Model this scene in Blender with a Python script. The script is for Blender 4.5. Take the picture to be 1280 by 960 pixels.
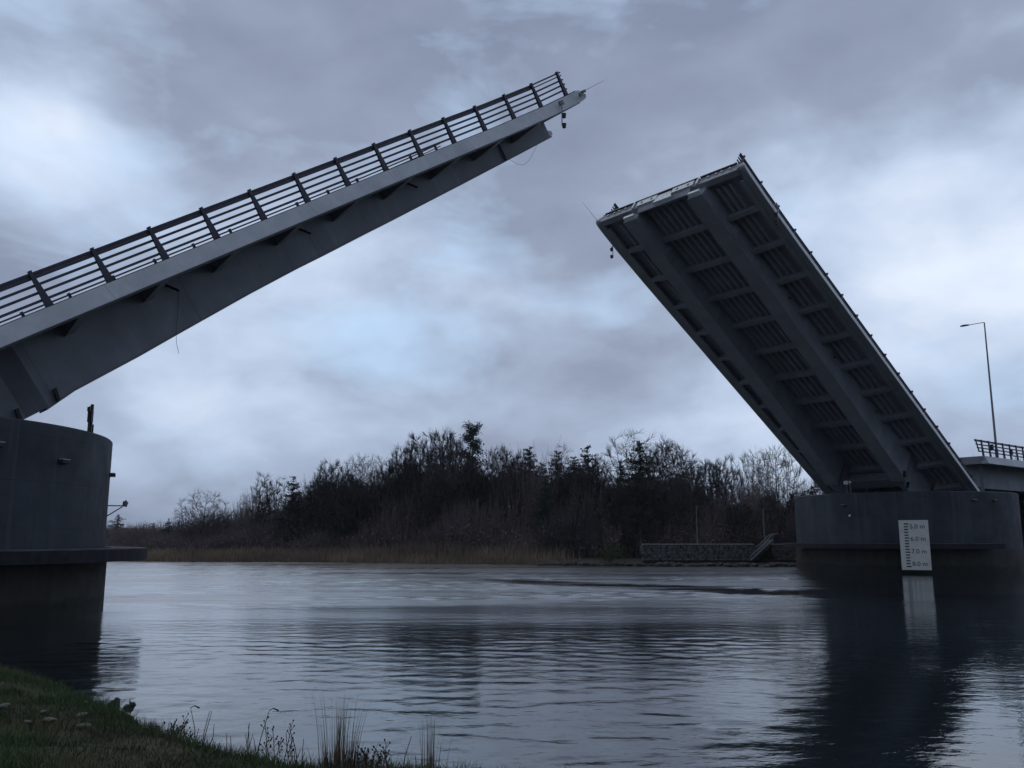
import bpy, bmesh, math, random
import numpy as np
from mathutils import Vector, Matrix, noise as mnoise

# ------------------------------------------------------------------ clear, camera, sky, sun, exposure
for o in list(bpy.data.objects):
    bpy.data.objects.remove(o, do_unlink=True)
sc = bpy.context.scene
col = sc.collection
rad = math.radians
random.seed(11)

EYE = 2.75
cam_d = bpy.data.cameras.new('camera')
cam_d.sensor_width = 36.0
cam_d.lens = 36.0 * 1107.0 / 1280.0
cam_d.clip_start = 0.1
cam_d.clip_end = 20000
cam = bpy.data.objects.new('camera', cam_d)
col.objects.link(cam)
cam.location = (0, 0, EYE)
cam.rotation_euler = (rad(90 + 9.94), 0, 0)
sc.camera = cam

SUN_EL, SUN_AZ = 50.0, -28.0          # behind the cloud, beyond the bridge; azimuth from +Y towards +X
world = bpy.data.worlds.new('World')
sc.world = world
world.use_nodes = True


def build_world():
    nt = world.node_tree
    N, Lk = nt.nodes, nt.links
    N.clear()
    out = N.new('ShaderNodeOutputWorld')
    bg = N.new('ShaderNodeBackground')
    bg.inputs['Strength'].default_value = 0.1
    sky = N.new('ShaderNodeTexSky')
    sky.sky_type = 'NISHITA'
    sky.sun_disc = False
    sky.sun_elevation = rad(SUN_EL)
    sky.sun_rotation = rad(SUN_AZ)
    tc = N.new('ShaderNodeTexCoord')

    def math_(op, a, b=None, c=None, clamp=False):
        n = N.new('ShaderNodeMath'); n.operation = op; n.use_clamp = clamp
        for i, v in enumerate((a, b, c)):
            if v is None: continue
            if isinstance(v, (int, float)): n.inputs[i].default_value = v
            else: Lk.new(v, n.inputs[i])
        return n.outputs[0]

    def vec(op, a, b=None):
        n = N.new('ShaderNodeVectorMath'); n.operation = op
        for i, v in enumerate((a, b)):
            if v is None: continue
            if isinstance(v, (tuple, list)): n.inputs[i].default_value = v
            else: Lk.new(v, n.inputs[i])
        return n

    def fbm(v, scale, detail, rough, dist=0.0):
        n = N.new('ShaderNodeTexNoise'); n.noise_dimensions = '3D'
        n.inputs['Scale'].default_value = scale
        n.inputs['Detail'].default_value = detail
        n.inputs['Roughness'].default_value = rough
        n.inputs['Distortion'].default_value = dist
        Lk.new(v, n.inputs['Vector'])
        return n.outputs[0]

    def ramp(f, stops):
        n = N.new('ShaderNodeValToRGB')
        e = n.color_ramp.elements
        while len(e) < len(stops): e.new(0.5)
        for k, (p, c) in enumerate(stops):
            e[k].position = p
            e[k].color = (c[0], c[1], c[2], 1)
        Lk.new(f, n.inputs[0])
        return n.outputs[0]

    def mix(f, a, b):
        n = N.new('ShaderNodeMix'); n.data_type = 'RGBA'
        if isinstance(f, (int, float)): n.inputs[0].default_value = f
        else: Lk.new(f, n.inputs[0])
        for i, v in ((6, a), (7, b)):
            if isinstance(v, tuple): n.inputs[i].default_value = (*v, 1)
            else: Lk.new(v, n.inputs[i])
        return n.outputs[2]

    d = vec('NORMALIZE', tc.outputs['Generated']).outputs[0]
    sep = N.new('ShaderNodeSeparateXYZ'); Lk.new(d, sep.inputs[0])
    p = vec('ADD', vec('MULTIPLY', d, (1.0, 1.0, CLOUD_FLAT)).outputs[0], (CLOUD_X, CLOUD_Y, 3.7)).outputs[0]
    # soft domain warp so that the cloud edges curl
    wn = N.new('ShaderNodeTexNoise'); wn.inputs['Scale'].default_value = 4.0; wn.inputs['Detail'].default_value = 3
    Lk.new(p, wn.inputs['Vector'])
    wv = vec('MULTIPLY', vec('SUBTRACT', wn.outputs['Color'], (0.5, 0.5, 0.5)).outputs[0], (0.10, 0.10, 0.10)).outputs[0]
    pw = vec('ADD', p, wv).outputs[0]
    big = fbm(pw, 2.6, 2.0, 0.45)
    mid = fbm(pw, 6.5, 7.0, 0.52)
    fine = fbm(pw, 18.0, 6.0, 0.6)
    s = math_('ADD', math_('MULTIPLY', big, 0.56), math_('ADD', math_('MULTIPLY', mid, 0.37), math_('MULTIPLY', fine, 0.07)))
    # where the cloud layer is thin (bright) or thick (dark): directions in the sky
    for (az, el, width, amt) in CLOUD_LOBES:
        a, e = rad(az), rad(el)
        v = (math.sin(a) * math.cos(e), math.cos(a) * math.cos(e), math.sin(e))
        dv = vec('SUBTRACT', d, v).outputs[0]
        sc2 = vec('MULTIPLY', dv, (1.0, 1.0, 2.0 if width > 0 else 1.0)).outputs[0]
        dl = vec('LENGTH', sc2).outputs['Value']
        g = math_('POWER', 2.718, math_('MULTIPLY', math_('MULTIPLY', dl, dl), -1.0 / (width * width)))
        s = math_('ADD', s, math_('MULTIPLY', g, amt))
    cloud = ramp(s, [(0.28, (2.1, 2.5, 3.55)), (0.44, (2.75, 3.25, 4.4)), (0.53, (3.65, 4.4, 5.85)),
                     (0.63, (5.0, 6.0, 7.7)), (0.74, (6.7, 7.5, 8.9)), (0.90, (8.6, 9.2, 9.9))])
    hs = fbm(pw, 4.6, 5.0, 0.55, 0.2)
    for (az, el, width, amt) in BLUE_GAPS:
        a, e = rad(az), rad(el)
        v = (math.sin(a) * math.cos(e), math.cos(a) * math.cos(e), math.sin(e))
        dl = vec('LENGTH', vec('MULTIPLY', vec('SUBTRACT', d, v).outputs[0], (1.0, 1.0, 2.2)).outputs[0]).outputs['Value']
        hs = math_('ADD', hs, math_('MULTIPLY', math_('POWER', 2.718, math_('MULTIPLY', math_('MULTIPLY', dl, dl), -1.0 / (width * width))), amt))
    hole = ramp(hs, [(0.56, (0, 0, 0)), (0.80, (0.7, 0.7, 0.7))])
    skyc = vec('MULTIPLY', sky.outputs[0], (0.55, 0.62, 0.7)).outputs[0]
    skyc = mix(0.75, skyc, (5.8, 8.0, 10.6))
    res = mix(hole, cloud, skyc)
    # dimming added to the unseen sky behind the camera, to darken camera-facing surfaces
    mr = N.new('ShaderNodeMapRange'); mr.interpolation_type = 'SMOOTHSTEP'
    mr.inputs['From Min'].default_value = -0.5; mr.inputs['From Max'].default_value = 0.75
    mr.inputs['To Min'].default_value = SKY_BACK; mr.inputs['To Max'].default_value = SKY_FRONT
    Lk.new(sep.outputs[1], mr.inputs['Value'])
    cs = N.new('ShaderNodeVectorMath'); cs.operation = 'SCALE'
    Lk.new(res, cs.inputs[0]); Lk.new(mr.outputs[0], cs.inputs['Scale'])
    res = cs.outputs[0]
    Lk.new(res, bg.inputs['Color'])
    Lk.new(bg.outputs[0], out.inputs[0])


CLOUD_X, CLOUD_Y, CLOUD_FLAT = 4.3, 1.9, 1.9
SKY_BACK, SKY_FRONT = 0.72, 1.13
CLOUD_LOBES = [(-29, 21.5, 0.11, 0.30), (-30, 17, 0.14, -0.10), (27, 16, 0.19, 0.15), (36, 14, 0.11, 0.22), (0, 17, 0.12, 0.02), (-6, 35, 0.34, -0.20),  # bright lobe past the right edge is unseen, added to brighten the water
               (27, 32, 0.22, -0.10), (4, 14, 0.10, 0.08), (-20, 7, 0.14, 0.10), (30, 8, 0.12, -0.05), (24, 21, 0.1, 0.04)]
BLUE_GAPS = [(-10, 13, 0.11, 0.30), (7, 14.5, 0.08, 0.24), (-4, 19, 0.06, 0.12), (29, 9, 0.07, 0.05), (23, 26, 0.06, 0.04)]
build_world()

sun_d = bpy.data.lights.new('sun', 'SUN')
sun_d.energy = 0.5
sun_d.angle = rad(40)
sun_d.color = (1.0, 0.96, 0.9)
sun = bpy.data.objects.new('sun', sun_d)
col.objects.link(sun)
sun.rotation_euler = (rad(90 - SUN_EL), 0, rad(180 - SUN_AZ))

sc.view_settings.view_transform = 'Standard'
sc.view_settings.look = 'None'
sc.view_settings.exposure = 0.0
sc.view_settings.gamma = 1.0
sc.view_settings.use_curve_mapping = False
sc.render.engine = 'CYCLES'
sc.cycles.max_bounces = 5
sc.cycles.use_denoising = True

# ------------------------------------------------------------------ site frame: A along the bridge, R towards the camera side
TH = rad(50.5)
A = Vector((math.sin(TH), math.cos(TH), 0))
R = Vector((A.y, -A.x, 0))
Z = Vector((0, 0, 1))
AL = rad(33.5)
LEN = 39.2
RC = -41.13                          # deck centre line
TIP_L, TIP_R, TIP_Z = 33.27, 48.87, 28.38


def W(t, r, z=0.0):
    return A * t + R * r + Z * z


# ------------------------------------------------------------------ helpers
def tag(o, label=None, cat=None, group=None, kind=None):
    if label: o['label'] = label
    if cat: o['category'] = cat
    if group: o['group'] = group
    if kind: o['kind'] = kind
    return o


def empty(name, loc=(0, 0, 0)):
    o = bpy.data.objects.new(name, None)
    o.empty_display_size = 0.5
    o.location = loc
    col.objects.link(o)
    return o


def copy_tree(o, parent=None):
    c = o.copy()
    col.objects.link(c)
    if parent is not None:
        c.parent = parent
    for ch in list(o.children):
        copy_tree(ch, c)
    return c


class MB:
    def __init__(self):
        self.v, self.f = [], []

    def add(self, vs, fs):
        n = len(self.v)
        self.v.extend([tuple(x) for x in vs])
        self.f.extend([tuple(i + n for i in q) for q in fs])
        return self

    def hexa(self, a, b):
        """two quads a (4 pts) and b (4 pts) joined into a closed box"""
        return self.add(list(a) + list(b), [(3, 2, 1, 0), (4, 5, 6, 7), (0, 1, 5, 4), (1, 2, 6, 5), (2, 3, 7, 6), (3, 0, 4, 7)])

    def box(self, c, size, ax=None):
        X, Y, Zz = ax if ax else (Vector((1, 0, 0)), Vector((0, 1, 0)), Vector((0, 0, 1)))
        c = Vector(c); sx, sy, sz = (q / 2 for q in size)
        a = [c + X * i * sx + Y * j * sy - Zz * sz for i, j in ((-1, -1), (1, -1), (1, 1), (-1, 1))]
        b = [q + Zz * (2 * sz) for q in a]
        return self.hexa(a, b)

    def loft(self, secs, cap=True, closed=True):
        n = len(secs[0]); vs = [p for s_ in secs for p in s_]; fs = []
        for i in range(len(secs) - 1):
            for j in range(n if closed else n - 1):
                k = (j + 1) % n
                fs.append((i * n + j, i * n + k, (i + 1) * n + k, (i + 1) * n + j))
        if cap and closed:
            fs.append(tuple(reversed(range(n))))
            fs.append(tuple((len(secs) - 1) * n + j for j in range(n)))
        return self.add(vs, fs)

    def tube(self, pts, r, seg=6, r1=None, cap=True):
        pts = [Vector(p) for p in pts]
        secs = []
        m = len(pts)
        up = None
        for i, p in enumerate(pts):
            d = (pts[min(i + 1, m - 1)] - pts[max(i - 1, 0)])
            if d.length < 1e-9: d = Vector((0, 0, 1))
            d.normalize()
            if up is None:
                up = Vector((0, 0, 1)) if abs(d.z) < 0.9 else Vector((1, 0, 0))
            u = d.cross(up)
            if u.length < 1e-6:
                up = Vector((0, 1, 0)); u = d.cross(up)
            u.normalize(); w = d.cross(u); up = -w if False else up
            rr = r if r1 is None else r + (r1 - r) * i / max(1, m - 1)
            secs.append([p + (u * math.cos(2 * math.pi * k / seg) + w * math.sin(2 * math.pi * k / seg)) * rr for k in range(seg)])
        return self.loft(secs, cap)

    def lathe(self, prof, seg=48, c=(0, 0, 0), closed=True):
        """prof: list of (radius, z); revolves about z at c"""
        c = Vector(c); secs = []
        for k in range(seg):
            a = 2 * math.pi * k / seg
            secs.append([c + Vector((math.cos(a) * r_, math.sin(a) * r_, z_)) for r_, z_ in prof])
        n = len(prof); vs = [p for s_ in secs for p in s_]; fs = []
        for i in range(seg):
            i2 = (i + 1) % seg
            for j in range(n if closed else n - 1):
                k = (j + 1) % n
                fs.append((i * n + j, i2 * n + j, i2 * n + k, i * n + k))
        return self.add(vs, fs)

    def build(self, name, m, parent=None, smooth=False, recalc=True):
        me = bpy.data.meshes.new(name)
        me.from_pydata(self.v, [], self.f)
        me.materials.append(m)
        if recalc:
            bm = bmesh.new(); bm.from_mesh(me)
            bmesh.ops.recalc_face_normals(bm, faces=bm.faces)
            bm.to_mesh(me); bm.free()
        if smooth:
            me.polygons.foreach_set('use_smooth', [True] * len(me.polygons))
            try: me.set_sharp_from_angle(angle=rad(40))
            except Exception: pass
        me.update()
        o = bpy.data.objects.new(name, me)
        col.objects.link(o)
        if parent is not None: o.parent = parent
        return o


# ------------------------------------------------------------------ materials
def mat(name, base, rough=0.6, var=0.25, scale=1.5, spec=0.4, metal=0.0, streak=0.0, tint=None, bump=0.0, joints=None, axis=2, tide=None):
    m = bpy.data.materials.new(name); m.use_nodes = True
    nt = m.node_tree; N, Lk = nt.nodes, nt.links
    b = N['Principled BSDF']
    b.inputs['Roughness'].default_value = rough
    b.inputs['Metallic'].default_value = metal
    b.inputs['Specular IOR Level'].default_value = spec
    tc = N.new('ShaderNodeTexCoord')
    co = tc.outputs['Object']

    def noise(scale3, detail=5, rough_=0.6):
        mp = N.new('ShaderNodeMapping'); mp.inputs['Scale'].default_value = scale3
        Lk.new(co, mp.inputs[0])
        n = N.new('ShaderNodeTexNoise'); n.inputs['Scale'].default_value = 1.0
        n.inputs['Detail'].default_value = detail; n.inputs['Roughness'].default_value = rough_
        Lk.new(mp.outputs[0], n.inputs['Vector'])
        return n.outputs[0]

    def rng(f, a, c, lo=0.3, hi=0.7):
        n = N.new('ShaderNodeMapRange'); n.inputs['From Min'].default_value = lo; n.inputs['From Max'].default_value = hi
        n.inputs['To Min'].default_value = a; n.inputs['To Max'].default_value = c
        Lk.new(f, n.inputs['Value']); return n.outputs[0]

    def mixc(f, a, c):
        n = N.new('ShaderNodeMix'); n.data_type = 'RGBA'
        if isinstance(f, (int, float)): n.inputs[0].default_value = f
        else: Lk.new(f, n.inputs[0])
        for i, v in ((6, a), (7, c)):
            if isinstance(v, tuple): n.inputs[i].default_value = (*v, 1)
            else: Lk.new(v, n.inputs[i])
        return n.outputs[2]

    f1 = noise((scale,) * 3)
    lo = tuple(x * (1 - var) for x in base); hi = tuple(x * (1 + var) for x in base)
    c = mixc(rng(f1, 0, 1), lo, hi)
    if streak:
        st = noise((1.7, 1.7, 0.09), 4, 0.65)
        c = mixc(rng(st, 0, streak, 0.52, 0.70), c, tuple(min(1, x * 1.8 + 0.01) for x in base))
        st2 = noise((2.3, 2.3, 0.13), 4, 0.65)
        c = mixc(rng(st2, 0, streak, 0.54, 0.7), c, tuple(x * 0.45 for x in base))
    if tint:
        tcol, tscale, amt = tint
        c = mixc(rng(noise((tscale,) * 3, 4), 0, amt, 0.45, 0.65), c, tcol)
    if joints:
        step, width, k = joints
        sp = N.new('ShaderNodeSeparateXYZ'); Lk.new(co, sp.inputs[0])
        dv = N.new('ShaderNodeMath'); dv.operation = 'DIVIDE'; Lk.new(sp.outputs[axis], dv.inputs[0]); dv.inputs[1].default_value = step
        fr = N.new('ShaderNodeMath'); fr.operation = 'FRACT'; Lk.new(dv.outputs[0], fr.inputs[0])
        lt = N.new('ShaderNodeMath'); lt.operation = 'LESS_THAN'; Lk.new(fr.outputs[0], lt.inputs[0]); lt.inputs[1].default_value = width / step
        mu = N.new('ShaderNodeMath'); mu.operation = 'MULTIPLY'; Lk.new(lt.outputs[0], mu.inputs[0]); mu.inputs[1].default_value = k
        c = mixc(mu.outputs[0], c, tuple(x * 0.35 for x in base))
    if tide:
        zt, wob, tcol, amt = tide
        sp2 = N.new('ShaderNodeSeparateXYZ'); Lk.new(co, sp2.inputs[0])
        ad = N.new('ShaderNodeMath'); ad.operation = 'MULTIPLY_ADD'
        Lk.new(noise((0.9, 0.9, 0.5), 6, 0.7), ad.inputs[0]); ad.inputs[1].default_value = -wob; Lk.new(sp2.outputs[2], ad.inputs[2])
        c = mixc(rng(ad.outputs[0], amt, 0.0, zt - 0.5 * wob - 0.12, zt - 0.5 * wob + 0.12), c, tcol)
    Lk.new(c, b.inputs['Base Color'])
    Lk.new(rng(noise((scale * 2.3,) * 3), max(0.03, rough - 0.12), min(1, rough + 0.12)), b.inputs['Roughness'])
    if bump:
        bn = N.new('ShaderNodeBump'); bn.inputs['Strength'].default_value = bump; bn.inputs['Distance'].default_value = 0.05
        Lk.new(noise((scale * 6,) * 3, 6), bn.inputs['Height']); Lk.new(bn.outputs[0], b.inputs['Normal'])
    return m


M = {}
M['pier'] = mat('pier_paint', (0.042, 0.050, 0.063), 0.6, 0.32, 0.5, 0.3, streak=0.5, bump=0.12, joints=(1.55, 0.03, 0.35))
M['pier_low'] = mat('pier_concrete_wet', (0.034, 0.034, 0.031), 0.6, 0.35, 0.7, 0.3, streak=0.5, tint=((0.046, 0.042, 0.028), 0.45, 0.6), tide=(0.62, 0.7, (0.014, 0.016, 0.012), 0.85), bump=0.2)
M['fender'] = mat('fender_timber', (0.016, 0.018, 0.022), 0.7, 0.4, 2.0, 0.3, bump=0.3)
M['fender_top'] = mat('fender_lit_top', (0.10, 0.10, 0.10), 0.8, 0.5, 1.3, 0.2)  # paler than the fender: light on its top is put into the colour
M['edge'] = mat('edge_beam_paint', (0.55, 0.575, 0.60), 0.5, 0.07, 0.8, 0.4, streak=0.16, joints=(4.78, 0.025, 0.5), axis=0, tint=((0.34, 0.36, 0.38), 0.5, 0.4))
M['steel'] = mat('girder_paint', (0.27, 0.29, 0.325), 0.5, 0.12, 0.5, 0.4, streak=0.22, bump=0.06, joints=(6.8, 0.035, 0.45), axis=0, tint=((0.19, 0.20, 0.225), 0.7, 0.5))
M['under'] = mat('underdeck_paint', (0.25, 0.265, 0.29), 0.55, 0.15, 0.8, 0.35)
M['rib'] = mat('rib_paint', (0.30, 0.315, 0.34), 0.6, 0.15, 0.8, 0.3)
M['rail'] = mat('railing_paint', (0.05, 0.054, 0.08), 0.45, 0.2, 3.0, 0.4)
M['rail_plate'] = mat('rail_plate_paint', (0.085, 0.075, 0.095), 0.5, 0.2, 2.0, 0.4)
M['galv'] = mat('galvanised_steel', (0.60, 0.65, 0.67), 0.45, 0.15, 3.0, 0.5, tint=((0.45, 0.48, 0.49), 2.0, 0.6))
M['black'] = mat('black_metal', (0.022, 0.022, 0.026), 0.5, 0.2, 4.0, 0.4)
M['pole'] = mat('pole_metal', (0.20, 0.21, 0.22), 0.5, 0.1, 2.0, 0.4)
M['cable'] = mat('cable_sheath', (0.10, 0.10, 0.11), 0.6, 0.1, 4.0, 0.3)
M['deck'] = mat('deck_surfacing', (0.05, 0.05, 0.052), 0.9, 0.2, 3.0, 0.2)
M['board'] = mat('gauge_white', (0.72, 0.72, 0.68), 0.5, 0.06, 1.2, 0.4, tint=((0.5, 0.49, 0.43), 1.1, 0.45))
M['ink'] = mat('gauge_black', (0.03, 0.03, 0.032), 0.5, 0.1, 3.0, 0.3)
M['lens'] = mat('lamp_lens', (0.75, 0.77, 0.78), 0.15, 0.05, 5.0, 0.6)
M['stone'] = mat('wall_stone', (0.125, 0.123, 0.118), 0.9, 0.75, 2.6, 0.2, bump=0.8)
M['coping'] = mat('coping_stone', (0.28, 0.28, 0.275), 0.9, 0.2, 1.5, 0.2)
M['rock'] = mat('shore_rock', (0.06, 0.058, 0.055), 0.9, 0.5, 3.0, 0.2, bump=0.6)
M['pale_rock'] = mat('pale_stone', (0.115, 0.12, 0.11), 0.9, 0.25, 6.0, 0.2, bump=0.4, tint=((0.08, 0.09, 0.05), 5.0, 0.7))
M['bark'] = mat('bark', (0.070, 0.064, 0.062), 0.95, 0.3, 1.0, 0.1)
M['bark_pale'] = mat('bark_pale', (0.13, 0.115, 0.10), 0.95, 0.3, 1.0, 0.1)
M['twig'] = mat('twigs', (0.068, 0.060, 0.060), 0.95, 0.3, 0.5, 0.1)
M['twig_pale'] = mat('twigs_pale', (0.15, 0.130, 0.115), 0.95, 0.3, 0.5, 0.1)
M['needle'] = mat('needles', (0.036, 0.054, 0.043), 0.8, 0.45, 0.8, 0.2)
M['needle_dark'] = mat('needles_dark', (0.036, 0.044, 0.038), 0.8, 0.4, 0.8, 0.2)
M['ivy'] = mat('ivy_leaf', (0.030, 0.036, 0.024), 0.7, 0.4, 0.8, 0.3)
M['scrub'] = mat('scrub_twigs', (0.165, 0.132, 0.132), 0.95, 0.3, 0.12, 0.1, tint=((0.065, 0.060, 0.064), 0.08, 0.9))
M['reed'] = mat('reed_straw', (0.26, 0.200, 0.142), 0.9, 0.35, 0.15, 0.1, tint=((0.19, 0.150, 0.115), 0.25, 0.8))
M['greenbush'] = mat('bush_leaf', (0.055, 0.075, 0.025), 0.8, 0.4, 0.8, 0.2)
M['soil'] = mat('bank_soil', (0.055, 0.050, 0.034), 0.95, 0.4, 1.5, 0.1, tint=((0.030, 0.042, 0.016), 0.8, 0.8), bump=0.5)
M['far_soil'] = mat('far_ground', (0.060, 0.052, 0.040), 0.95, 0.3, 0.1, 0.1)
M['hill'] = mat('hill_moor', (0.15, 0.17, 0.16), 0.95, 0.25, 0.004, 0.05)
M['grass'] = mat('grass_blade', (0.060, 0.092, 0.036), 0.7, 0.55, 0.9, 0.25, tint=((0.115, 0.092, 0.050), 0.7, 0.8))
M['straw'] = mat('dry_grass', (0.18, 0.135, 0.09), 0.9, 0.3, 2.0, 0.1)
M['deadstem'] = mat('dead_stem', (0.075, 0.055, 0.045), 0.9, 0.3, 2.0, 0.1)
M['roadline'] = M['deck']


def water_material():
    m = bpy.data.materials.new('river_water'); m.use_nodes = True
    nt = m.node_tree; N, Lk = nt.nodes, nt.links
    b = N['Principled BSDF']
    b.inputs['Base Color'].default_value = (0.010, 0.015, 0.018, 1)
    b.inputs['Roughness'].default_value = 0.04
    b.inputs['IOR'].default_value = 1.36
    tc = N.new('ShaderNodeTexCoord')
    co = tc.outputs['Object']

    def M_(op, a, b_=None, clamp=False):
        n = N.new('ShaderNodeMath'); n.operation = op; n.use_clamp = clamp
        for i, v in enumerate((a, b_)):
            if v is None: continue
            if isinstance(v, (int, float)): n.inputs[i].default_value = v
            else: Lk.new(v, n.inputs[i])
        return n.outputs[0]

    def noise(sx, sy, detail, rough=0.5, dist=0.0, rot=0.0, off=0.0):
        mp = N.new('ShaderNodeMapping'); mp.inputs['Scale'].default_value = (sx, sy, 1)
        mp.inputs['Rotation'].default_value = (0, 0, rot); mp.inputs['Location'].default_value = (off, off * 0.7, 0)
        Lk.new(co, mp.inputs[0])
        n = N.new('ShaderNodeTexNoise'); n.inputs['Scale'].default_value = 1.0
        n.inputs['Detail'].default_value = detail; n.inputs['Roughness'].default_value = rough; n.inputs['Distortion'].default_value = dist
        Lk.new(mp.outputs[0], n.inputs['Vector'])
        return n.outputs[0]

    def rng(f, lo, hi, a, c, smooth=True):
        n = N.new('ShaderNodeMapRange')
        if smooth: n.interpolation_type = 'SMOOTHSTEP'
        n.inputs['From Min'].default_value = lo; n.inputs['From Max'].default_value = hi
        n.inputs['To Min'].default_value = a; n.inputs['To Max'].default_value = c
        Lk.new(f, n.inputs['Value']); return n.outputs[0]

    sp = N.new('ShaderNodeSeparateXYZ'); Lk.new(co, sp.inputs[0])
    x, y = sp.outputs[0], sp.outputs[1]
    wob = M_('MULTIPLY', M_('SUBTRACT', noise(0.05, 0.06, 4, 0.6), 0.5), 12.0)
    yy = M_('ADD', y, wob)
    patch = rng(noise(0.06, 0.14, 4, 0.6, 0.4), 0.36, 0.64, 0.35, 1.0)
    # ruffled by wind in the open river, smoother in the lee of the near bank (finer waves than the mesh can hold)
    wind = rng(yy, 22.0, 44.0, W_MID, W_FAR)
    lane_y = M_('ADD', M_('ADD', M_('MULTIPLY', x, -0.92), 60.0), M_('MULTIPLY', M_('MULTIPLY', x, x), 0.004))
    dl = M_('ABSOLUTE', M_('SUBTRACT', M_('ADD', y, M_('MULTIPLY', wob, 0.40)), lane_y))
    lane = M_('MULTIPLY', rng(M_('SUBTRACT', dl, M_('MULTIPLY', x, 0.10)), 0.6, 4.4, 1.0, 0.0), rng(x, -8.0, 4.0, 0.0, 1.0))
    lane = M_('MULTIPLY', lane, rng(noise(0.10, 0.5, 4, 0.6, 0.3, 0.0, 9.0), 0.36, 0.52, 0.35, 1.0))
    wind = M_('MULTIPLY', wind, M_('SUBTRACT', 1.0, M_('MULTIPLY', lane, 0.85)))
    lee = rng(M_('SUBTRACT', x, M_('MULTIPLY', y, 0.315)), -1.0, 2.5, 0.0, 1.0)
    wind = M_('MULTIPLY', wind, M_('SUBTRACT', 1.0, M_('MULTIPLY', lee, 0.72)))
    streaks = rng(noise(0.035, 0.22, 5, 0.6, 0.5, rad(4), 5.0), 0.38, 0.60, 0.72, 1.12)
    wr = M_('MULTIPLY', wind, streaks)
    Lk.new(wr, b.inputs['Roughness']); Lk.new(wr, b.inputs['Coat Roughness'])
    b.inputs['Coat IOR'].default_value = 1.65
    Lk.new(rng(wr, 0.07, 0.22, 0.10, COAT), b.inputs['Coat Weight'])
    w2 = noise(2.0, 2.6, 2, 0.5, 0.3, rad(-12), 2.2)
    w3 = noise(5.0, 6.6, 3, 0.6, 0.3, rad(8), 7.7)
    h = M_('MULTIPLY', M_('ADD', M_('MULTIPLY', w3, MICRO), M_('MULTIPLY', w2, MESO)), patch)
    bp = N.new('ShaderNodeBump'); bp.inputs['Strength'].default_value = 1.0; bp.inputs['Distance'].default_value = 1.0
    Lk.new(h, bp.inputs['Height']); Lk.new(bp.outputs[0], b.inputs['Normal']); Lk.new(bp.outputs[0], b.inputs['Coat Normal'])
    return m


COAT = 1.0
MICRO, MESO = 0.006, 0.012
W_MID, W_FAR = 0.09, 0.32
M['water'] = water_material()


# ------------------------------------------------------------------ terrain and water
def polyline_sd(px, py, pts):
    """distance to polyline, positive on the left side when walking along it"""
    best, sg = 1e18, 1.0
    for (x0, y0), (x1, y1) in zip(pts, pts[1:]):
        dx, dy = x1 - x0, y1 - y0
        t = max(0.0, min(1.0, ((px - x0) * dx + (py - y0) * dy) / (dx * dx + dy * dy)))
        ex, ey = px - x0 - dx * t, py - y0 - dy * t
        d = ex * ex + ey * ey
        if d < best:
            best = d; sg = 1.0 if dx * (py - y0) - dy * (px - x0) >= 0 else -1.0
    return math.sqrt(best) * sg


NEAR_EDGE = [(400, -160), (120, -40), (40, -6), (14, 6.0), (4, 9.6), (-0.8, 10.9), (-2.4, 11.3), (-3.6, 12.0), (-5.0, 13.2), (-6.3, 14.9),
             (-7.4, 15.7), (-8.3, 17.2), (-9.6, 18.4), (-11.4, 19.8), (-15, 20.6), (-22, 21.5), (-40, 23), (-90, 32), (-400, 60)]
FAR_EDGE = [(-1500, 420), (-400, 190), (-150, 130), (-80, 118), (-45, 112), (-23, 109), (-8, 102), (3.4, 96.5), (14, 93), (28.7, 91), (45, 93), (60, 92), (90, 84), (160, 60), (400, -20), (1500, -300)]


def shore_y(x):
    for (x0, y0), (x1, y1) in zip(FAR_EDGE, FAR_EDGE[1:]):
        if x0 <= x <= x1: return y0 + (y1 - y0) * (x - x0) / (x1 - x0)
    return FAR_EDGE[-1][1]


def near_sd(x, y):
    return -polyline_sd(x, y, list(reversed(NEAR_EDGE)))


def far_sd(x, y):
    return polyline_sd(x, y, FAR_EDGE)


def near_z(x, y):
    d = near_sd(x, y)
    n = mnoise.noise(Vector((x * 0.6, y * 0.6, 1.3))) * 0.10 + mnoise.noise(Vector((x * 1.9, y * 1.9, 4.3))) * 0.045
    if d < 0: return max(-1.0, d * 0.35)
    k = min(1.0, d / 0.7)
    return min(1.15, 0.10 * d) + 0.16 * k + n * k


def far_z(x, y):
    d = far_sd(x, y)
    if d < 0: return max(-1.2, d * 0.25)
    return min(0.55, d * 0.12) + max(0.0, min(1.0, (d - 6) / 40)) * 1.3 + max(0.0, min(1.0, (d - 60) / 400)) * 6 + mnoise.noise(Vector((x * 0.05, y * 0.05, 0))) * 0.3 * min(1, d / 6)


def grid_mesh(xs, ys, fz, name, m, kind='structure', label=None):
    mb = MB(); n = len(xs)
    mb.v = [(x, y, fz(x, y)) for y in ys for x in xs]
    mb.f = [(j * n + i, j * n + i + 1, (j + 1) * n + i + 1, (j + 1) * n + i) for j in range(len(ys) - 1) for i in range(n - 1)]
    o = mb.build(name, m, smooth=True, recalc=False)
    tag(o, kind=kind, label=label)
    return o


def graded(a, b, fine_a, fine_b, step, growth=1.35):
    xs = []
    x = fine_a
    while x <= fine_b + 1e-6:
        xs.append(x); x += step
    s = step; lo = []
    x = fine_a
    while x > a:
        s *= growth; x -= s; lo.append(max(a, x))
    s = step; x = xs[-1]; hi = []
    while x < b:
        s *= growth; x += s; hi.append(min(b, x))
    return list(reversed(lo)) + xs + hi


grid_mesh(graded(-300, 300, -16, 6, 0.25), graded(-200, 60, 4, 23, 0.25), near_z, 'near_bank', M['soil'])
grid_mesh(graded(-4500, 4500, -80, 60, 2.5), graded(40, 6000, 84, 150, 2.0), far_z, 'far_bank', M['far_soil'])


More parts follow.
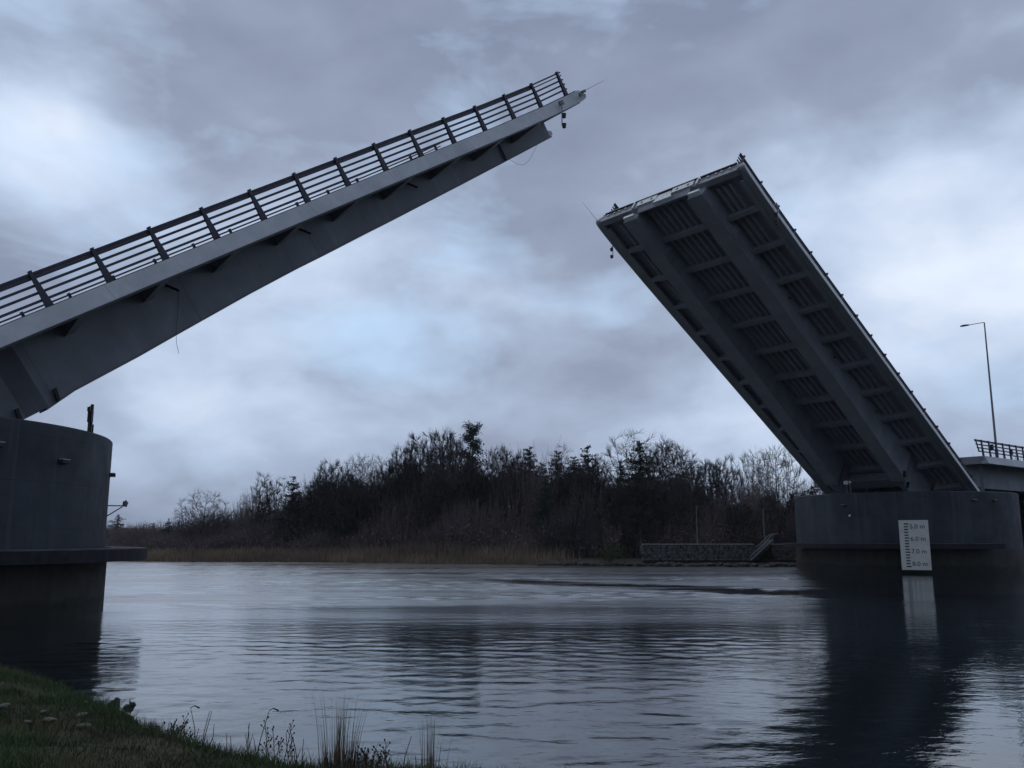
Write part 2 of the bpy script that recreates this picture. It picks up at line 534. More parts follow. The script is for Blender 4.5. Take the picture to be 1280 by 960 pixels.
def build_water():
    """the river surface: real wind waves, finest where they can be made out, flat far away"""
    def axis(marks, far_lo, far_hi):
        xs = [marks[0][0]]
        for (a, st), (b, _) in zip(marks, marks[1:]):
            n = max(1, round((b - a) / st)); xs += [a + (b - a) * (i + 1) / n for i in range(n)]
        lo, hi = [], []
        st = 1.0; x = xs[0]
        while x > far_lo: st *= 1.6; x = max(far_lo, x - st); lo.append(x)
        st = 1.0; x = xs[-1]
        while x < far_hi: st *= 1.6; x = min(far_hi, x + st); hi.append(x)
        return np.array(lo[::-1] + xs + hi)
    xs = axis([(-85, 0.45), (-50, 0.30), (-28, 0.17), (28, 0.30), (50, 0.45), (75, 1)], -5000, 5000)
    ys = axis([(7.5, 0.12), (30, 0.20), (60, 0.30), (113, 1)], -400, 6000)
    X, Y = np.meshgrid(xs, ys)
    rg = np.random.default_rng(3)

    def waves(n, l0, l1, spread, seed):
        g = np.random.default_rng(seed)
        H = np.zeros_like(X)
        for i in range(n):
            lam = l0 * (l1 / l0) ** ((i + g.random()) / n)
            k = 2 * math.pi / lam
            a = WIND_DIR + g.normal() * spread
            H += math.sqrt(2.0 / n) / k * np.sin(k * (X * math.cos(a) + Y * math.sin(a)) + g.random() * 6.28)
        return H                                   # unit r.m.s. slope

    def sm(v, a, b):
        t = np.clip((v - a) / (b - a), 0, 1); return t * t * (3 - 2 * t)
    # slow patches of wind, all in metres on the water
    pt = np.zeros_like(X)
    for i in range(14):
        lam = 9 * 5.0 ** rg.random(); a = rg.random() * 6.28
        pt += np.sin(2 * math.pi / lam * (X * math.cos(a) * 0.6 + Y * math.sin(a) * 1.5) + rg.random() * 6.28)
    pt /= math.sqrt(7)
    wob = 2.2 * pt
    yy = Y + wob
    s_far = S_FAR * np.clip(1.0 + 0.40 * pt, 0.25, 1.7)
    s_mid = S_MID * np.clip(1.0 + 0.30 * pt, 0.3, 1.7)
    s_near = S_NEAR * np.clip(1.0 + 0.5 * pt, 0.2, 1.9)
    slope = s_mid + (s_far - s_mid) * sm(yy, 29, 41)
    slope = slope + (s_near - slope) * (1 - sm(yy - 0.25 * X, 11.5, 16.5))
    # smooth current lane that trails upstream from the far pier
    lane_y = 60.0 - 0.92 * X + 0.004 * X * X
    lane = (1 - sm(np.abs(Y + 0.3 * wob - lane_y), 1.5, 3.8)) * sm(X, -6, 2) * (1 - sm(X, 30, 36))
    slope = slope * (1 - 0.85 * lane)
    slope = slope * (1 - 0.85 * sm(X - 0.315 * Y, -2.0, 2.0))
    fade = (1 - sm(np.abs(X), 70, 90)) * (1 - sm(Y, 112, 135)) * sm(Y, 4.0, 7.5)
    short = waves(40, 0.50, 0.85, 0.7, 5); long_ = waves(26, 0.8, 1.4, 0.7, 6)
    chop = waves(48, 1.0, 2.3, 0.75, 7)
    far = sm(Y, 32, 46)
    Hh = slope * fade * ((short * 0.8 + long_ * 0.5) * (1 - far) + chop * far)
    n = len(xs)
    co = np.stack([X, Y, Hh], -1).reshape(-1, 3)
    jj, ii = np.meshgrid(np.arange(len(ys) - 1), np.arange(n - 1), indexing='ij')
    a = (jj * n + ii).ravel()
    q = np.stack([a, a + 1, a + n + 1, a + n], -1)
    me = bpy.data.meshes.new('water')
    me.vertices.add(len(co)); me.vertices.foreach_set('co', co.ravel())
    me.loops.add(q.size); me.loops.foreach_set('vertex_index', q.ravel())
    me.polygons.add(len(q)); me.polygons.foreach_set('loop_start', np.arange(0, q.size, 4)); me.polygons.foreach_set('loop_total', np.full(len(q), 4))
    me.polygons.foreach_set('use_smooth', np.ones(len(q), bool))
    me.materials.append(M['water'])
    me.update(calc_edges=True); me.validate()
    o = bpy.data.objects.new('water', me); col.objects.link(o)
    tag(o, kind='structure')


WIND_DIR = rad(75)
S_NEAR, S_MID, S_FAR = 0.040, 0.022, 0.055
build_water()


def hill_z(x, y):
    u = (x + 1500) / 700
    return -5 + 50 * math.exp(-u * u) * math.exp(-((y - 3100) / 500) ** 2) + 8 * mnoise.noise(Vector((x * 0.003, y * 0.003, 0)))


grid_mesh([-4200 + 60 * i for i in range(120)], [2300 + 100 * i for i in range(18)], hill_z, 'hills', M['hill'])

# ------------------------------------------------------------------ the air between here and the hills
def build_haze():
    m = bpy.data.materials.new('air_haze'); m.use_nodes = True
    nt = m.node_tree
    for n in list(nt.nodes):
        if n.type == 'BSDF_PRINCIPLED': nt.nodes.remove(n)
    v = nt.nodes.new('ShaderNodeVolumePrincipled')
    v.inputs['Color'].default_value = (0.80, 0.87, 0.97, 1)
    v.inputs['Density'].default_value = HAZE
    nt.links.new(v.outputs[0], nt.nodes['Material Output'].inputs['Volume'])
    mb = MB(); mb.box((0, 3000, 34.0), (10400, 6900, 74.0))
    o = mb.build('haze', m)
    tag(o, 'thin blue haze over the river and far hills', 'haze', kind='stuff')


HAZE = 0.00013
build_haze()

# ------------------------------------------------------------------ the bridge leaves
HALF = 7.2
FIN = 0.28                           # the edge beam face leans in towards its top
GY, GW = 3.15, 1.18


def bend(s):
    pts = [(0, 0.02), (3, -0.09), (7, -0.12), (14, -0.06), (22, 0.0), (33, 0.09), (45, 0.15)]
    for (a, za), (b, zb) in zip(pts, pts[1:]):
        if s <= b: return za + (zb - za) * (max(s, a) - a) / (b - a)
    return pts[-1][1]


def P(s, y, n):
    return Vector((LEN - s, y, n + bend(s)))


GB = [(0.4, -1.62), (4.8, -1.69), (8.9, -1.84), (13.9, -2.05), (18.2, -2.17), (23.0, -2.41), (26.5, -2.66), (28.7, -2.83), (31.6, -2.98), (32.8, -3.18), (35.2, -3.2), (37.5, -2.7)]


def gbot(s):
    if s <= GB[0][0]: return GB[0][1]
    for (a, za), (b, zb) in zip(GB, GB[1:]):
        if s <= b: return za + (zb - za) * (s - a) / (b - a)
    return GB[-1][1]


def girder_y(s):
    """half width of a girder and shift towards the bridge centre: the web steps in at the root"""
    if s <= 32.7: return GW / 2
    if s < 33.5: return GW / 2 - 0.35 * (s - 32.7) / 0.8
    return GW / 2 - 0.35


ST = [0.0, 1.0, 2.0, 3, 5, 7, 10, 14, 18, 22, 26, 30, 33, 36, LEN]


def make_leaf():
    root = empty('bascule_leaf')
    # deck plate with its road surface
    mb = MB()
    mb.loft([[P(s, -HALF + 0.61, -0.06), P(s, HALF - 0.61, -0.06), P(s, HALF - 0.61, -0.24), P(s, -HALF + 0.61, -0.24)] for s in ST if s >= 0.1 or s == 0.0])
    mb.build('deck_plate', M['under'], root)
    mb = MB()
    mb.loft([[P(s, -3.4, -0.02), P(s, 3.4, -0.02), P(s, 3.4, -0.055), P(s, -3.4, -0.055)] for s in ST])
    mb.build('road_surface', M['deck'], root)
    for sg in (-1, 1):
        mb = MB()
        mb.loft([[P(s, sg * 4.2, 0.06), P(s, sg * (HALF - 0.605), 0.06), P(s, sg * (HALF - 0.605), -0.055), P(s, sg * 4.2, -0.055)] for s in ST])
        mb.build('footway', M['deck'], root)
        # edge beam, nose rounded at the tip
        mb = MB(); secs = []
        secs2 = []
        for s, nt_, nb in [(0.0, -0.14, -0.44), (0.04, -0.05, -0.54), (0.18, 0.0, -0.62), (0.5, 0.0, -0.66), (0.9, 0, -0.68), (1.4, 0, -0.68)] + [(s, 0.0, -0.68) for s in ST if s >= 3]:
            a, b = sg * HALF, sg * (HALF - 0.6)
            at_ = a - sg * FIN
            secs.append([P(s, at_, nt_), P(s, at_ - sg * 0.05, nt_), P(s, a - sg * 0.05, nb), P(s, a, nb), P(s, a, nb + 0.03)])
            secs2.append([P(s, at_ - sg * 0.053, nt_), P(s, b, nt_), P(s, b, nb + 0.03), P(s, a - sg * 0.053, nb + 0.03)])
        mb.loft(secs)
        eb = mb.build('edge_beam', M['edge'], root)
        mb = MB(); mb.loft(secs2); mb.build('beam_box', M['under'], eb)
        # soffit strip behind the edge beam
        mb = MB()
        mb.loft([[P(s, sg * (HALF - 0.605), -0.45), P(s, sg * (HALF - 0.95), -0.45), P(s, sg * (HALF - 0.95), -0.70), P(s, sg * (HALF - 0.605), -0.70)] for s in ST if s >= 1])
        mb.build('soffit_strip', M['under'], root)
        # box girder
        mb = MB(); secs = []
        for s in [0.4, 3, 4.8, 8.9, 13.9, 18.2, 23.0, 26.5, 28.7, 31.6, 32.7, 33.5, 34.2, 35.2, 36.4, 37.5]:
            hw = girder_y(s); b = gbot(s)
            secs.append([P(s, sg * GY + hw, -0.245), P(s, sg * GY - hw, -0.245), P(s, sg * GY - hw, b), P(s, sg * GY + hw, b)])
        mb.loft(secs)
        gd = mb.build('girder', M['steel'], root)
        mb = MB(); secs = []
        for s in [0.3, 4.8, 8.9, 13.9, 18.2, 23.0, 26.5, 28.7, 31.6, 32.8]:
            b = gbot(s) - 0.003; hw = GW / 2 + 0.06
            secs.append([P(s, sg * GY + hw, b), P(s, sg * GY - hw, b), P(s, sg * GY - hw, b - 0.06), P(s, sg * GY + hw, b - 0.06)])
        mb.loft(secs)
        mb.build('bottom_flange', M['under'], gd)
        # nose of the lock at the girder end and the end stiffener
        mb = MB(); mb.hexa([P(0.39, sg * GY - 0.58, -1.64), P(0.39, sg * GY + 0.58, -1.64), P(0.39, sg * GY + 0.58, -1.22), P(0.39, sg * GY - 0.58, -1.22)],
                           [P(0.0, sg * GY - 0.5, -1.56), P(0.0, sg * GY + 0.5, -1.56), P(0.0, sg * GY + 0.5, -1.34), P(0.0, sg * GY - 0.5, -1.34)])
        mb.build('lock_nose', M['galv'], gd)
        for q in (-1, 1):
            mb = MB(); yo = sg * GY + q * (GW / 2 + 0.09)
            mb.hexa([P(4.2, yo - 0.09, -0.72), P(4.2, yo + 0.09, -0.72), P(4.2, yo + 0.09, gbot(4.2)), P(4.2, yo - 0.09, gbot(4.2))],
                    [P(4.75, yo - 0.09, -0.72), P(4.75, yo + 0.09, -0.72), P(4.75, yo + 0.09, gbot(4.75)), P(4.75, yo - 0.09, gbot(4.75))])
            mb.build('stiffener', M['under'], gd)
        # bearing brackets low on the girder root
        for s in (32.25, 33.7):
            mb = MB(); yo = sg * (GY + GW / 2 - (0.0 if s < 33 else 0.35) + 0.12)
            b0, b1 = gbot(s), gbot(s + 0.25)
            mb.hexa([P(s - .1, yo - 0.12, b0 + 0.48), P(s - .1, yo + 0.10, b0 + 0.48), P(s, yo + 0.12, b0), P(s, yo - 0.12, b0)],
                    [P(s + .03, yo - 0.12, b1 + 0.48), P(s + .03, yo + 0.10, b1 + 0.48), P(s + .13, yo + 0.12, b1), P(s + .13, yo - 0.12, b1)])
            mb.build('bracket', M['black'], gd)
        # drain pipes through the web
        for s in (26.0, 18.9, 11.8):
            mb = MB(); y0 = sg * (GY + GW / 2 - 0.02)
            mb.tube([P(s + 0.25, y0, -0.62), P(s, sg * (GY + GW / 2 + 0.40), -1.12)], 0.06, 8)
            mb.build('drain_pipe', M['black'], root)
    # cross beams with tapered cantilevers
    for k in range(11):
        s = 3.45 + 3.4 * k
        mb = MB()
        h = 0.09
        for y0, y1, d0, d1 in ((-GY + GW / 2, GY - GW / 2, -0.88, -0.88), (GY + GW / 2, HALF - 0.955, -0.95, -0.68), (-GY - GW / 2, -HALF + 0.955, -0.95, -0.68)):
            mb.hexa([P(s - h, y0, -0.242), P(s - h, y1, -0.242), P(s - h, y1, d1), P(s - h, y0, d0)],
                    [P(s + h, y0, -0.242), P(s + h, y1, -0.242), P(s + h, y1, d1), P(s + h, y0, d0)])
            f = 0.20
            mb.hexa([P(s - f, y0, d0 - 0.002), P(s - f, y1, d1 - 0.002), P(s - f, y1, d1 - 0.04), P(s - f, y0, d0 - 0.04)],
                    [P(s + f, y0, d0 - 0.002), P(s + f, y1, d1 - 0.002), P(s + f, y1, d1 - 0.04), P(s + f, y0, d0 - 0.04)])
        mb.build('cross_beam', M['under'], root)
    # trough ribs under the deck plate
    for y in [-2.03 + 0.58 * i for i in range(8)] + [sg * v for sg in (-1, 1) for v in (4.2, 4.75, 5.3)]:
        mb = MB()
        mb.loft([[P(s, y - 0.15, -0.243), P(s, y + 0.15, -0.243), P(s, y + 0.08, -0.50), P(s, y - 0.08, -0.50)] for s in ST if s >= 0.9 or s == 0.0][1:])
        mb.build('rib', M['rib'], root)
    # root cross girder between the two girders
    mb = MB()
    mb.hexa([P(34.4, -GY + 0.62, -0.9), P(34.4, GY - 0.62, -0.9), P(33.7, GY - 0.62, -2.3), P(33.7, -GY + 0.62, -2.3)],
            [P(35.0, -GY + 0.62, -0.9), P(35.0, GY - 0.62, -0.9), P(34.8, GY - 0.62, -2.3), P(34.8, -GY + 0.62, -2.3)])
    mb.build('root_cross_girder', M['steel'], root)
    # tip: end plate, comb joint, lock plates
    mb = MB()
    mb.hexa([P(0.02, -HALF + 0.605, -0.03), P(0.02, HALF - 0.605, -0.03), P(0.02, HALF - 0.605, -0.70), P(0.02, -HALF + 0.605, -0.70)],
            [P(0.14, -HALF + 0.605, -0.03), P(0.14, HALF - 0.605, -0.03), P(0.14, HALF - 0.605, -0.70), P(0.14, -HALF + 0.605, -0.70)])
    mb.hexa([P(0.14, -HALF + 0.605, -0.66), P(0.14, HALF - 0.605, -0.66), P(0.14, HALF - 0.605, -0.70), P(0.14, -HALF + 0.605, -0.70)],
            [P(0.50, -HALF + 0.605, -0.66), P(0.50, HALF - 0.605, -0.66), P(0.50, HALF - 0.605, -0.70), P(0.50, -HALF + 0.605, -0.70)])
    mb.build('end_plate', M['under'], root)
    mb = MB()
    mb.hexa([P(0.05, -GY + 0.62, -0.705), P(0.05, GY - 0.62, -0.705), P(0.20, GY - 0.62, -1.15), P(0.20, -GY + 0.62, -1.15)],
            [P(0.15, -GY + 0.62, -0.705), P(0.15, GY - 0.62, -0.705), P(0.30, GY - 0.62, -1.15), P(0.30, -GY + 0.62, -1.15)])
    mb.build('lower_end_plate', M['under'], root)
    mb = MB()
    for y0, y1 in ((-HALF + 0.9, -3.25), (-3.05, 3.05), (3.25, HALF - 0.9)):
        mb.hexa([P(-0.12, y0, 0.05), P(-0.12, y1, 0.05), P(-0.12, y1, -0.03), P(-0.12, y0, -0.03)],
                [P(0.25, y0, 0.05), P(0.25, y1, 0.05), P(0.25, y1, -0.015), P(0.25, y0, -0.015)])
    mb.build('joint_plate', M['black'], root)
    for y0, y1 in ((-2.75, -0.75), (0.75, 2.75)):
        mb = MB()
        mb.hexa([P(-0.08, y0, -0.08), P(-0.08, y1, -0.08), P(-0.08, y1, -0.60), P(-0.08, y0, -0.60)],
                [P(0.017, y0, -0.08), P(0.017, y1, -0.08), P(0.017, y1, -0.60), P(0.017, y0, -0.60)])
        lp = mb.build('lock_plate', M['galv'], root)
        for q in (0.25, 0.75):
            mb = MB()
            c = P(-0.095, y0 + (y1 - y0) * q, -0.34)
            mb.box(c, (0.02, 0.16, 0.16))
            mb.build('socket', M['black'], lp)
    mb = MB()
    mb.hexa([P(-0.06, -0.6, -0.25), P(-0.06, 0.6, -0.25), P(-0.06, 0.9, -0.98), P(-0.06, -0.9, -0.98)],
            [P(0.015, -0.6, -0.25), P(0.015, 0.6, -0.25), P(0.30, 0.9, -1.02), P(0.30, -0.9, -1.02)])
    mb.build('guide_plate', M['galv'], root)
    for sg in (-1, 1):
        for y in (4.0, 4.7, 5.2, 5.9):
            mb = MB()
            mb.box(P(-0.02, sg * y, -0.25), (0.1, 0.14, 0.12))
            mb.build('bolt_block', M['galv'], root)
        mb = MB()
        mb.box(P(-0.04, sg * 3.1, -0.33), (0.12, 0.16, 0.6))
        mb.build('guide_bar', M['galv'], root)
    # railings
    for sg in (-1, 1):
        y = sg * (HALF - 1.0)
        rl = bpy.data.objects.new('railing', None); col.objects.link(rl); rl.parent = root
        ps = [0.42 + 2.39 * k for k in range(17)]
        for s in ps:
            mb = MB()
            # tapered blade post, a pair of flats with a cap
            for dx in (-0.045, 0.045):
                mb.hexa([P(s - 0.15 + 0.0, y + dx - 0.014, 0.02), P(s + 0.15, y + dx - 0.014, 0.02), P(s + 0.15, y + dx + 0.014, 0.02), P(s - 0.15, y + dx + 0.014, 0.02)],
                        [P(s - 0.055, y + dx - 0.014, 1.44), P(s + 0.055, y + dx - 0.014, 1.44), P(s + 0.055, y + dx + 0.014, 1.44), P(s - 0.055, y + dx + 0.014, 1.44)])
            mb.hexa([P(s - 0.13, y - 0.03, 0.02), P(s + 0.13, y - 0.03, 0.02), P(s + 0.13, y + 0.03, 0.02), P(s - 0.13, y + 0.03, 0.02)],
                    [P(s - 0.035, y - 0.03, 1.40), P(s + 0.035, y - 0.03, 1.40), P(s + 0.035, y + 0.03, 1.40), P(s - 0.035, y + 0.03, 1.40)])
            mb.box(P(s, y, 1.46), (0.13, 0.16, 0.05))
            mb.box(P(s, y, 0.03), (0.55, 0.26, 0.05))
            mb.build('post', M['rail'], rl)
        rs = [0.05] + [s for s in ST if s > 0.5]
        for n_, hh, ww in ((1.38, 0.08, 0.11), (1.20, 0.06, 0.09), (0.95, 0.095, 0.06), (0.67, 0.095, 0.06), (0.38, 0.095, 0.06)):
            mb = MB(); yo = y + (0.09 if n_ < 1.4 else 0) * (-sg)
            mb.loft([[P(s, yo - ww / 2, n_ - hh / 2), P(s, yo + ww / 2, n_ - hh / 2), P(s, yo + ww / 2, n_ + hh / 2), P(s, yo - ww / 2, n_ + hh / 2)] for s in rs])
            mb.build('rail', M['rail'], rl)
        if sg < 0:
            mb = MB(); yo = y + 0.09
            mb.loft([[P(s, yo - 0.01, 1.225), P(s, yo + 0.01, 1.225), P(s, yo + 0.01, 1.345), P(s, yo - 0.01, 1.345)] for s in [ps[1]] + [s for s in ST if s > 3]])
            mb.build('rail_panel', M['rail_plate'], rl)
    # hanging navigation lights (they swing level when the leaf is up)
    down = Vector((-math.sin(AL), 0, -math.cos(AL)))
    fw = Vector((math.cos(AL), 0, -math.sin(AL)))
    sd = Vector((0, 1, 0))
    for s, sg in ((2.35, -1), (4.0, 1)):
        top = P(s, sg * (HALF + 0.12), -0.25)
        mb = MB(); mb.tube([top, top + down * 1.35], 0.03, 6)
        mb.box(P(s, sg * (HALF + 0.07), -0.25), (0.3, 0.13, 0.26))
        nv = mb.build('navigation_light', M['pole'], root)
        for q in (0.75, 1.35):
            c = top + down * q + fw * 0.16
            mb = MB(); mb.tube([c - down * 0.14, c + down * 0.10], 0.13, 10, 0.10)
            mb.tube([c - fw * 0.16 + down * 0.0, c], 0.025, 5)
            mb.build('lamp_housing', M['black'], nv)
        c = top + down * 0.45 + sd * sg * 0.08
        mb = MB(); mb.lathe([(0.0, 0.05), (0.07, 0.03), (0.085, 0.0), (0.07, -0.03), (0.0, -0.05)], 10, c, closed=False)
        mb.build('lens', M['lens'], nv)
    # whip antenna and its box at one corner of the tip
    mb = MB(); mb.tube([P(0.1, -HALF - 0.06, -0.2), P(-1.9, -HALF - 0.10, -0.10)], 0.016, 5, 0.008)
    an = mb.build('whip_antenna', M['pole'], root)
    mb = MB(); mb.box(P(0.2, -HALF - 0.08, -0.22), (0.30, 0.16, 0.16)); mb.box(P(0.5, -HALF - 0.06, -0.3), (0.18, 0.12, 0.2))
    mb.build('junction_box', M['pole'], an)
    return root


LEAF_MID = 0.0


def leaf_matrix(right):
    d = (-A if right else A)
    X = d * math.cos(AL) + Z * math.sin(AL)
    Nn = -d * math.sin(AL) + Z * math.cos(AL)
    Y = Nn.cross(X)
    tip = W(TIP_R if right else TIP_L, RC, TIP_Z)
    o = tip - X * LEN
    m = Matrix.Identity(4)
    for i in range(3):
        m[i][0], m[i][1], m[i][2], m[i][3] = X[i], Y[i], Nn[i], o[i]
    return m


leafL = make_leaf()
leafR = copy_tree(leafL)
# the panelled top rail is on the camera side of both leaves
rls = [o for o in leafR.children if o.name.startswith('railing')]
for o in rls:
    for q in o.children:
        if q.name.startswith('rail_panel'):
            q.scale.y = -1; q.parent = [r_ for r_ in rls if r_ is not o][0]; break
    else:
        continue
    break
leafL.matrix_world = leaf_matrix(False)
leafR.matrix_world = leaf_matrix(True)
tag(leafL, 'raised bridge leaf seen from the side, pale grey edge beam above a deep dark girder', 'bridge leaf', 'raised leaves of the lifting bridge')
tag(leafR, 'raised bridge leaf seen from below, dark ribbed underside, above the gauge board pier', 'bridge leaf', 'raised leaves of the lifting bridge')

ML = leaf_matrix(False)


def hang(name, pts, r=0.012, label=None, cat='cable', group=None):
    mb = MB(); mb.tube(pts, r, 5)
    o = mb.build(name, M['cable'], None)
    tag(o, label, cat, group)
    return o


def ll(s, y, n):
    return ML @ P(s, y, n)


c0 = ll(25.85, -GY - 0.64, -1.1)
hang('hanging_cable', [c0, c0 + Vector((0.03, 0, -0.9)), c0 + Vector((0.0, 0.0, -1.8)), c0 + Vector((0.05, 0, -2.3)), c0 + Vector((0.18, 0, -2.75))], 0.009,
     'thin loose cable hanging straight down past the dark girder of the side-on leaf')
a0, b0 = ll(4.4, -GY - 0.62, -1.72), ll(1.8, -GY - 0.62, -1.68)
pts = []
for i in range(15):
    t = i / 14
    p = a0.lerp(b0, t); p.z -= 0.75 * math.sin(math.pi * t) * (0.8 + 0.5 * t)
    pts.append(p)
hang('cable_loop', pts, 0.009, 'thin cable drooping in a loop below the tip of the side-on leaf')

# ------------------------------------------------------------------ piers
def arc_sweep(mb, c, r0, r1, z0, z1, a0, a1, e1, e2, seg=48):
    secs = []
    for i in range(seg + 1):
        a = a0 + (a1 - a0) * i / seg
        d = e1 * math.cos(a) + e2 * math.sin(a)
        secs.append([c + d * r0 + Z * z0, c + d * r1 + Z * z0, c + d * r1 + Z * z1, c + d * r0 + Z * z1])
    return mb.loft(secs)


PIER = {}


def make_pier(name, t, r, Rr, dirn, label, arc_near, rf):
    """dirn: unit vector from the pier towards the channel"""
    c = W(t, r, 0)
    root = empty(name, c)
    tag(root, label, 'bridge pier', 'round piers of the lifting bridge')
    o3 = Vector((0, 0, 0))
    mb = MB(); mb.lathe([(Rr, 1.9), (Rr, 6.62), (Rr - 0.05, 6.67), (Rr - 0.5, 6.67), (Rr - 0.5, 4.6), (0.02, 4.6), (0.02, 1.9)], 128, o3)
    mb.build('drum_wall', M['pier'], root, smooth=True)
    mb = MB(); mb.lathe([(Rr + 0.12, -2), (Rr + 0.12, 1.897), (0.02, 1.897), (0.02, -2)], 128, o3)
    mb.build('drum_foot', M['pier_low'], root, smooth=True)
    mb = MB(); arc_sweep(mb, o3, Rr + 0.003, Rr + rf, 1.97, 2.38, -arc_near, arc_near + 0.5, dirn, R)
    fd = mb.build('fender', M['fender'], root)
    mb = MB(); arc_sweep(mb, o3, Rr + 0.25, Rr + rf - 0.02, 2.383, 2.42, -arc_near, arc_near + 0.5, dirn, R)
    mb.build('fender_cap', M['fender_top'], fd)
    PIER[name] = (c, Rr, root)
    return root


pl = make_pier('bridge_pier', 1.45, -40.9, 9.3, A, 'round blue-grey bridge pier nearest the grassy bank, with a signal mast on its rim', 0.70, 1.6)
pr = make_pier('bridge_pier', 80.75, -41.0, 9.5, -A, 'round blue-grey bridge pier carrying the white clearance gauge board', 0.70, 1.6)
cL, cR = W(1.45, -40.9), W(80.75, -41.0)


def surf(root, c, Rr, ang, e1, z, off=0.0):
    d = e1 * math.cos(ang) + R * math.sin(ang)
    return d * (Rr + off) + Z * z, d


# fittings on the nearer pier (children, positions in the pier's own frame)
def bulkhead(root, Rr, e1, ang, z):
    p, d = surf(root, None, Rr, ang, e1, z, 0.10)
    tdir = Z.cross(d)
    mb = MB(); mb.box(p, (0.42, 0.2, 0.13), (tdir, d, Z))
    o = mb.build('bulkhead_light', M['black'], root)
    mb = MB(); mb.box(p + Z * 0.075, (0.40, 0.16, 0.02), (tdir, d, Z))
    mb.build('hood', M['galv'], o)


for ang, z in ((rad(49), 5.42), (rad(66), 5.75), (rad(18), 5.3)):
    bulkhead(pl, 9.3, A, ang, z)
# bracket with a navigation lamp on the channel side
p, d = surf(pl, None, 9.3, rad(14), A, 4.05)
mb = MB(); mb.tube([p + d * -0.02 + Z * 0.05, p + d * 0.62 + Z * 0.05], 0.025, 6); mb.tube([p - Z * 0.38 - d * 0.02, p + d * 0.55 + Z * 0.02], 0.025, 6)
bk = mb.build('lamp_bracket', M['black'], pl)
mb = MB(); mb.tube([p + d * 0.62 + Z * 0.02, p + d * 0.66 + Z * 0.22], 0.09, 10, 0.11); mb.tube([p + d * 0.66 + Z * 0.22, p + d * 0.66 + Z * 0.28], 0.07, 8, 0.03)
mb.build('lamp', M['pole'], bk)
# signal mast on the rim
p, d = surf(pl, None, 9.3, rad(36), A, 6.672, -0.25)
tdir = Z.cross(d)
mb = MB()
mb.box(p + tdir * 0.10 + Z * 0.55, (0.09, 0.09, 1.10), (tdir, d, Z)); mb.box(p - tdir * 0.10 + Z * 0.5, (0.05, 0.05, 1.0), (tdir, d, Z))
ms = mb.build('signal_mast', M['black'], pl)
mb = MB(); mb.box(p + Z * 0.62, (0.16, 0.16, 0.42), (tdir, d, Z)); mb.box(p - tdir * 0.16 + Z * 0.88, (0.12, 0.1, 0.16), (tdir, d, Z))
mb.build('signal_box', M['black'], ms)
mb = MB(); mb.tube([p + tdir * 0.32, p + tdir * 0.32 + Z * 0.36], 0.025, 6)
mb.build('stub_post', M['black'], pl)
# coils of cable under the root of the nearer leaf
for k, (s, rr) in enumerate(((33.9, 0.16), (34.6, 0.24), (35.0, 0.16))):
    cc = ll(s, -GY - 0.66, gbot(s) - 0.06) - Z * rr
    dirx = (A * 0.9 + R * 0.2).normalized()
    hang('cable_coil', [cc + (dirx * math.cos(q) + Z * math.sin(q) * 1.05) * rr for q in [2 * math.pi * i / 18 for i in range(19)]], 0.010,
         ['small loose cable coil hanging under the girder, farthest from the near pier', 'larger cable coil hanging under the girder between two smaller ones', 'small cable coil hanging under the girder, closest to the near pier rim'][k], 'cable', 'cable coils under the girder')
mb = MB()
for k in range(5):
    q = ll(33.6 + 0.42 * k, -GY - 0.66, gbot(33.6 + 0.42 * k) - 0.12)
    mb.tube([q, ll(34.05 + 0.42 * k, -GY - 0.62, gbot(34.0 + 0.42 * k) - 0.10 - 0.08 * (k % 2))], 0.04, 6)
tag(mb.build('cable_bundle', M['black']), 'lumpy bundle of cables clipped under the girder root above the near pier', 'cable')

# gauge board on the far pier
gd_dir = (-A * math.cos(rad(31)) + R * math.sin(rad(31)))
face = (-cR).normalized(); face.z = 0; face.normalize()
gp = cR + face * (9.5 + 1.78) + Z * 0
tx = Z.cross(face)               # to the right seen from the front
gc = gp + tx * 0.74
gauge = empty('clearance_gauge', (gc.x, gc.y, 0.32))
tag(gauge, 'white clearance gauge board with black ticks reading 5.0 m to 8.0 m', 'sign')
GWD, GH = 2.18, 3.95
mb = MB(); mb.box(Z * (GH / 2), (GWD, 0.06, GH), (tx, face, Z))
mb.build('board', M['board'], gauge)
mb = MB()
for sx in (-0.7, 0.7):
    mb.box(tx * sx - face * 0.10 + Z * (GH / 2), (0.12, 0.12, GH - 0.3), (tx, face, Z))
    for zz in (0.9, 2.9):
        mb.box(tx * sx - face * 0.62 + Z * zz, (0.1, 0.9, 0.1), (tx, face, Z))
mb.build('support_frame', M['galv'], gauge)
mb = MB()
nt = 16
for k in range(nt):
    z = GH - 0.30 - k * 0.225
    w = 0.36 if k % 5 == 0 else 0.30
    mb.box(tx * (-0.78 + w / 2 + 0.06) + face * 0.036 + Z * z, (w, 0.008, 0.095), (tx, face, Z))
mb.build('tick_scale', M['ink'], gauge)
rotm = Matrix((tx, Z, face)).transposed().to_4x4()
for k, txt in enumerate(('5.0 m', '6.0 m', '7.0 m', '8.0 m')):
    cu = bpy.data.curves.new('lettering', 'FONT')
    cu.body = txt; cu.size = 0.50; cu.extrude = 0.004; cu.align_x = 'LEFT'; cu.align_y = 'CENTER'
    tmp = bpy.data.objects.new('lettering_curve', cu); col.objects.link(tmp)
    dg = bpy.context.evaluated_depsgraph_get(); dg.update()
    me = bpy.data.meshes.new_from_object(tmp.evaluated_get(dg))
    bpy.data.objects.remove(tmp, do_unlink=True)
    me.materials.clear(); me.materials.append(M['ink'])
    to = bpy.data.objects.new('lettering', me); col.objects.link(to)
    to.parent = gauge
    to.matrix_local = Matrix.Translation(tx * (-0.30) + face * 0.037 + Z * (GH - 0.52 - k * 0.985)) @ rotm

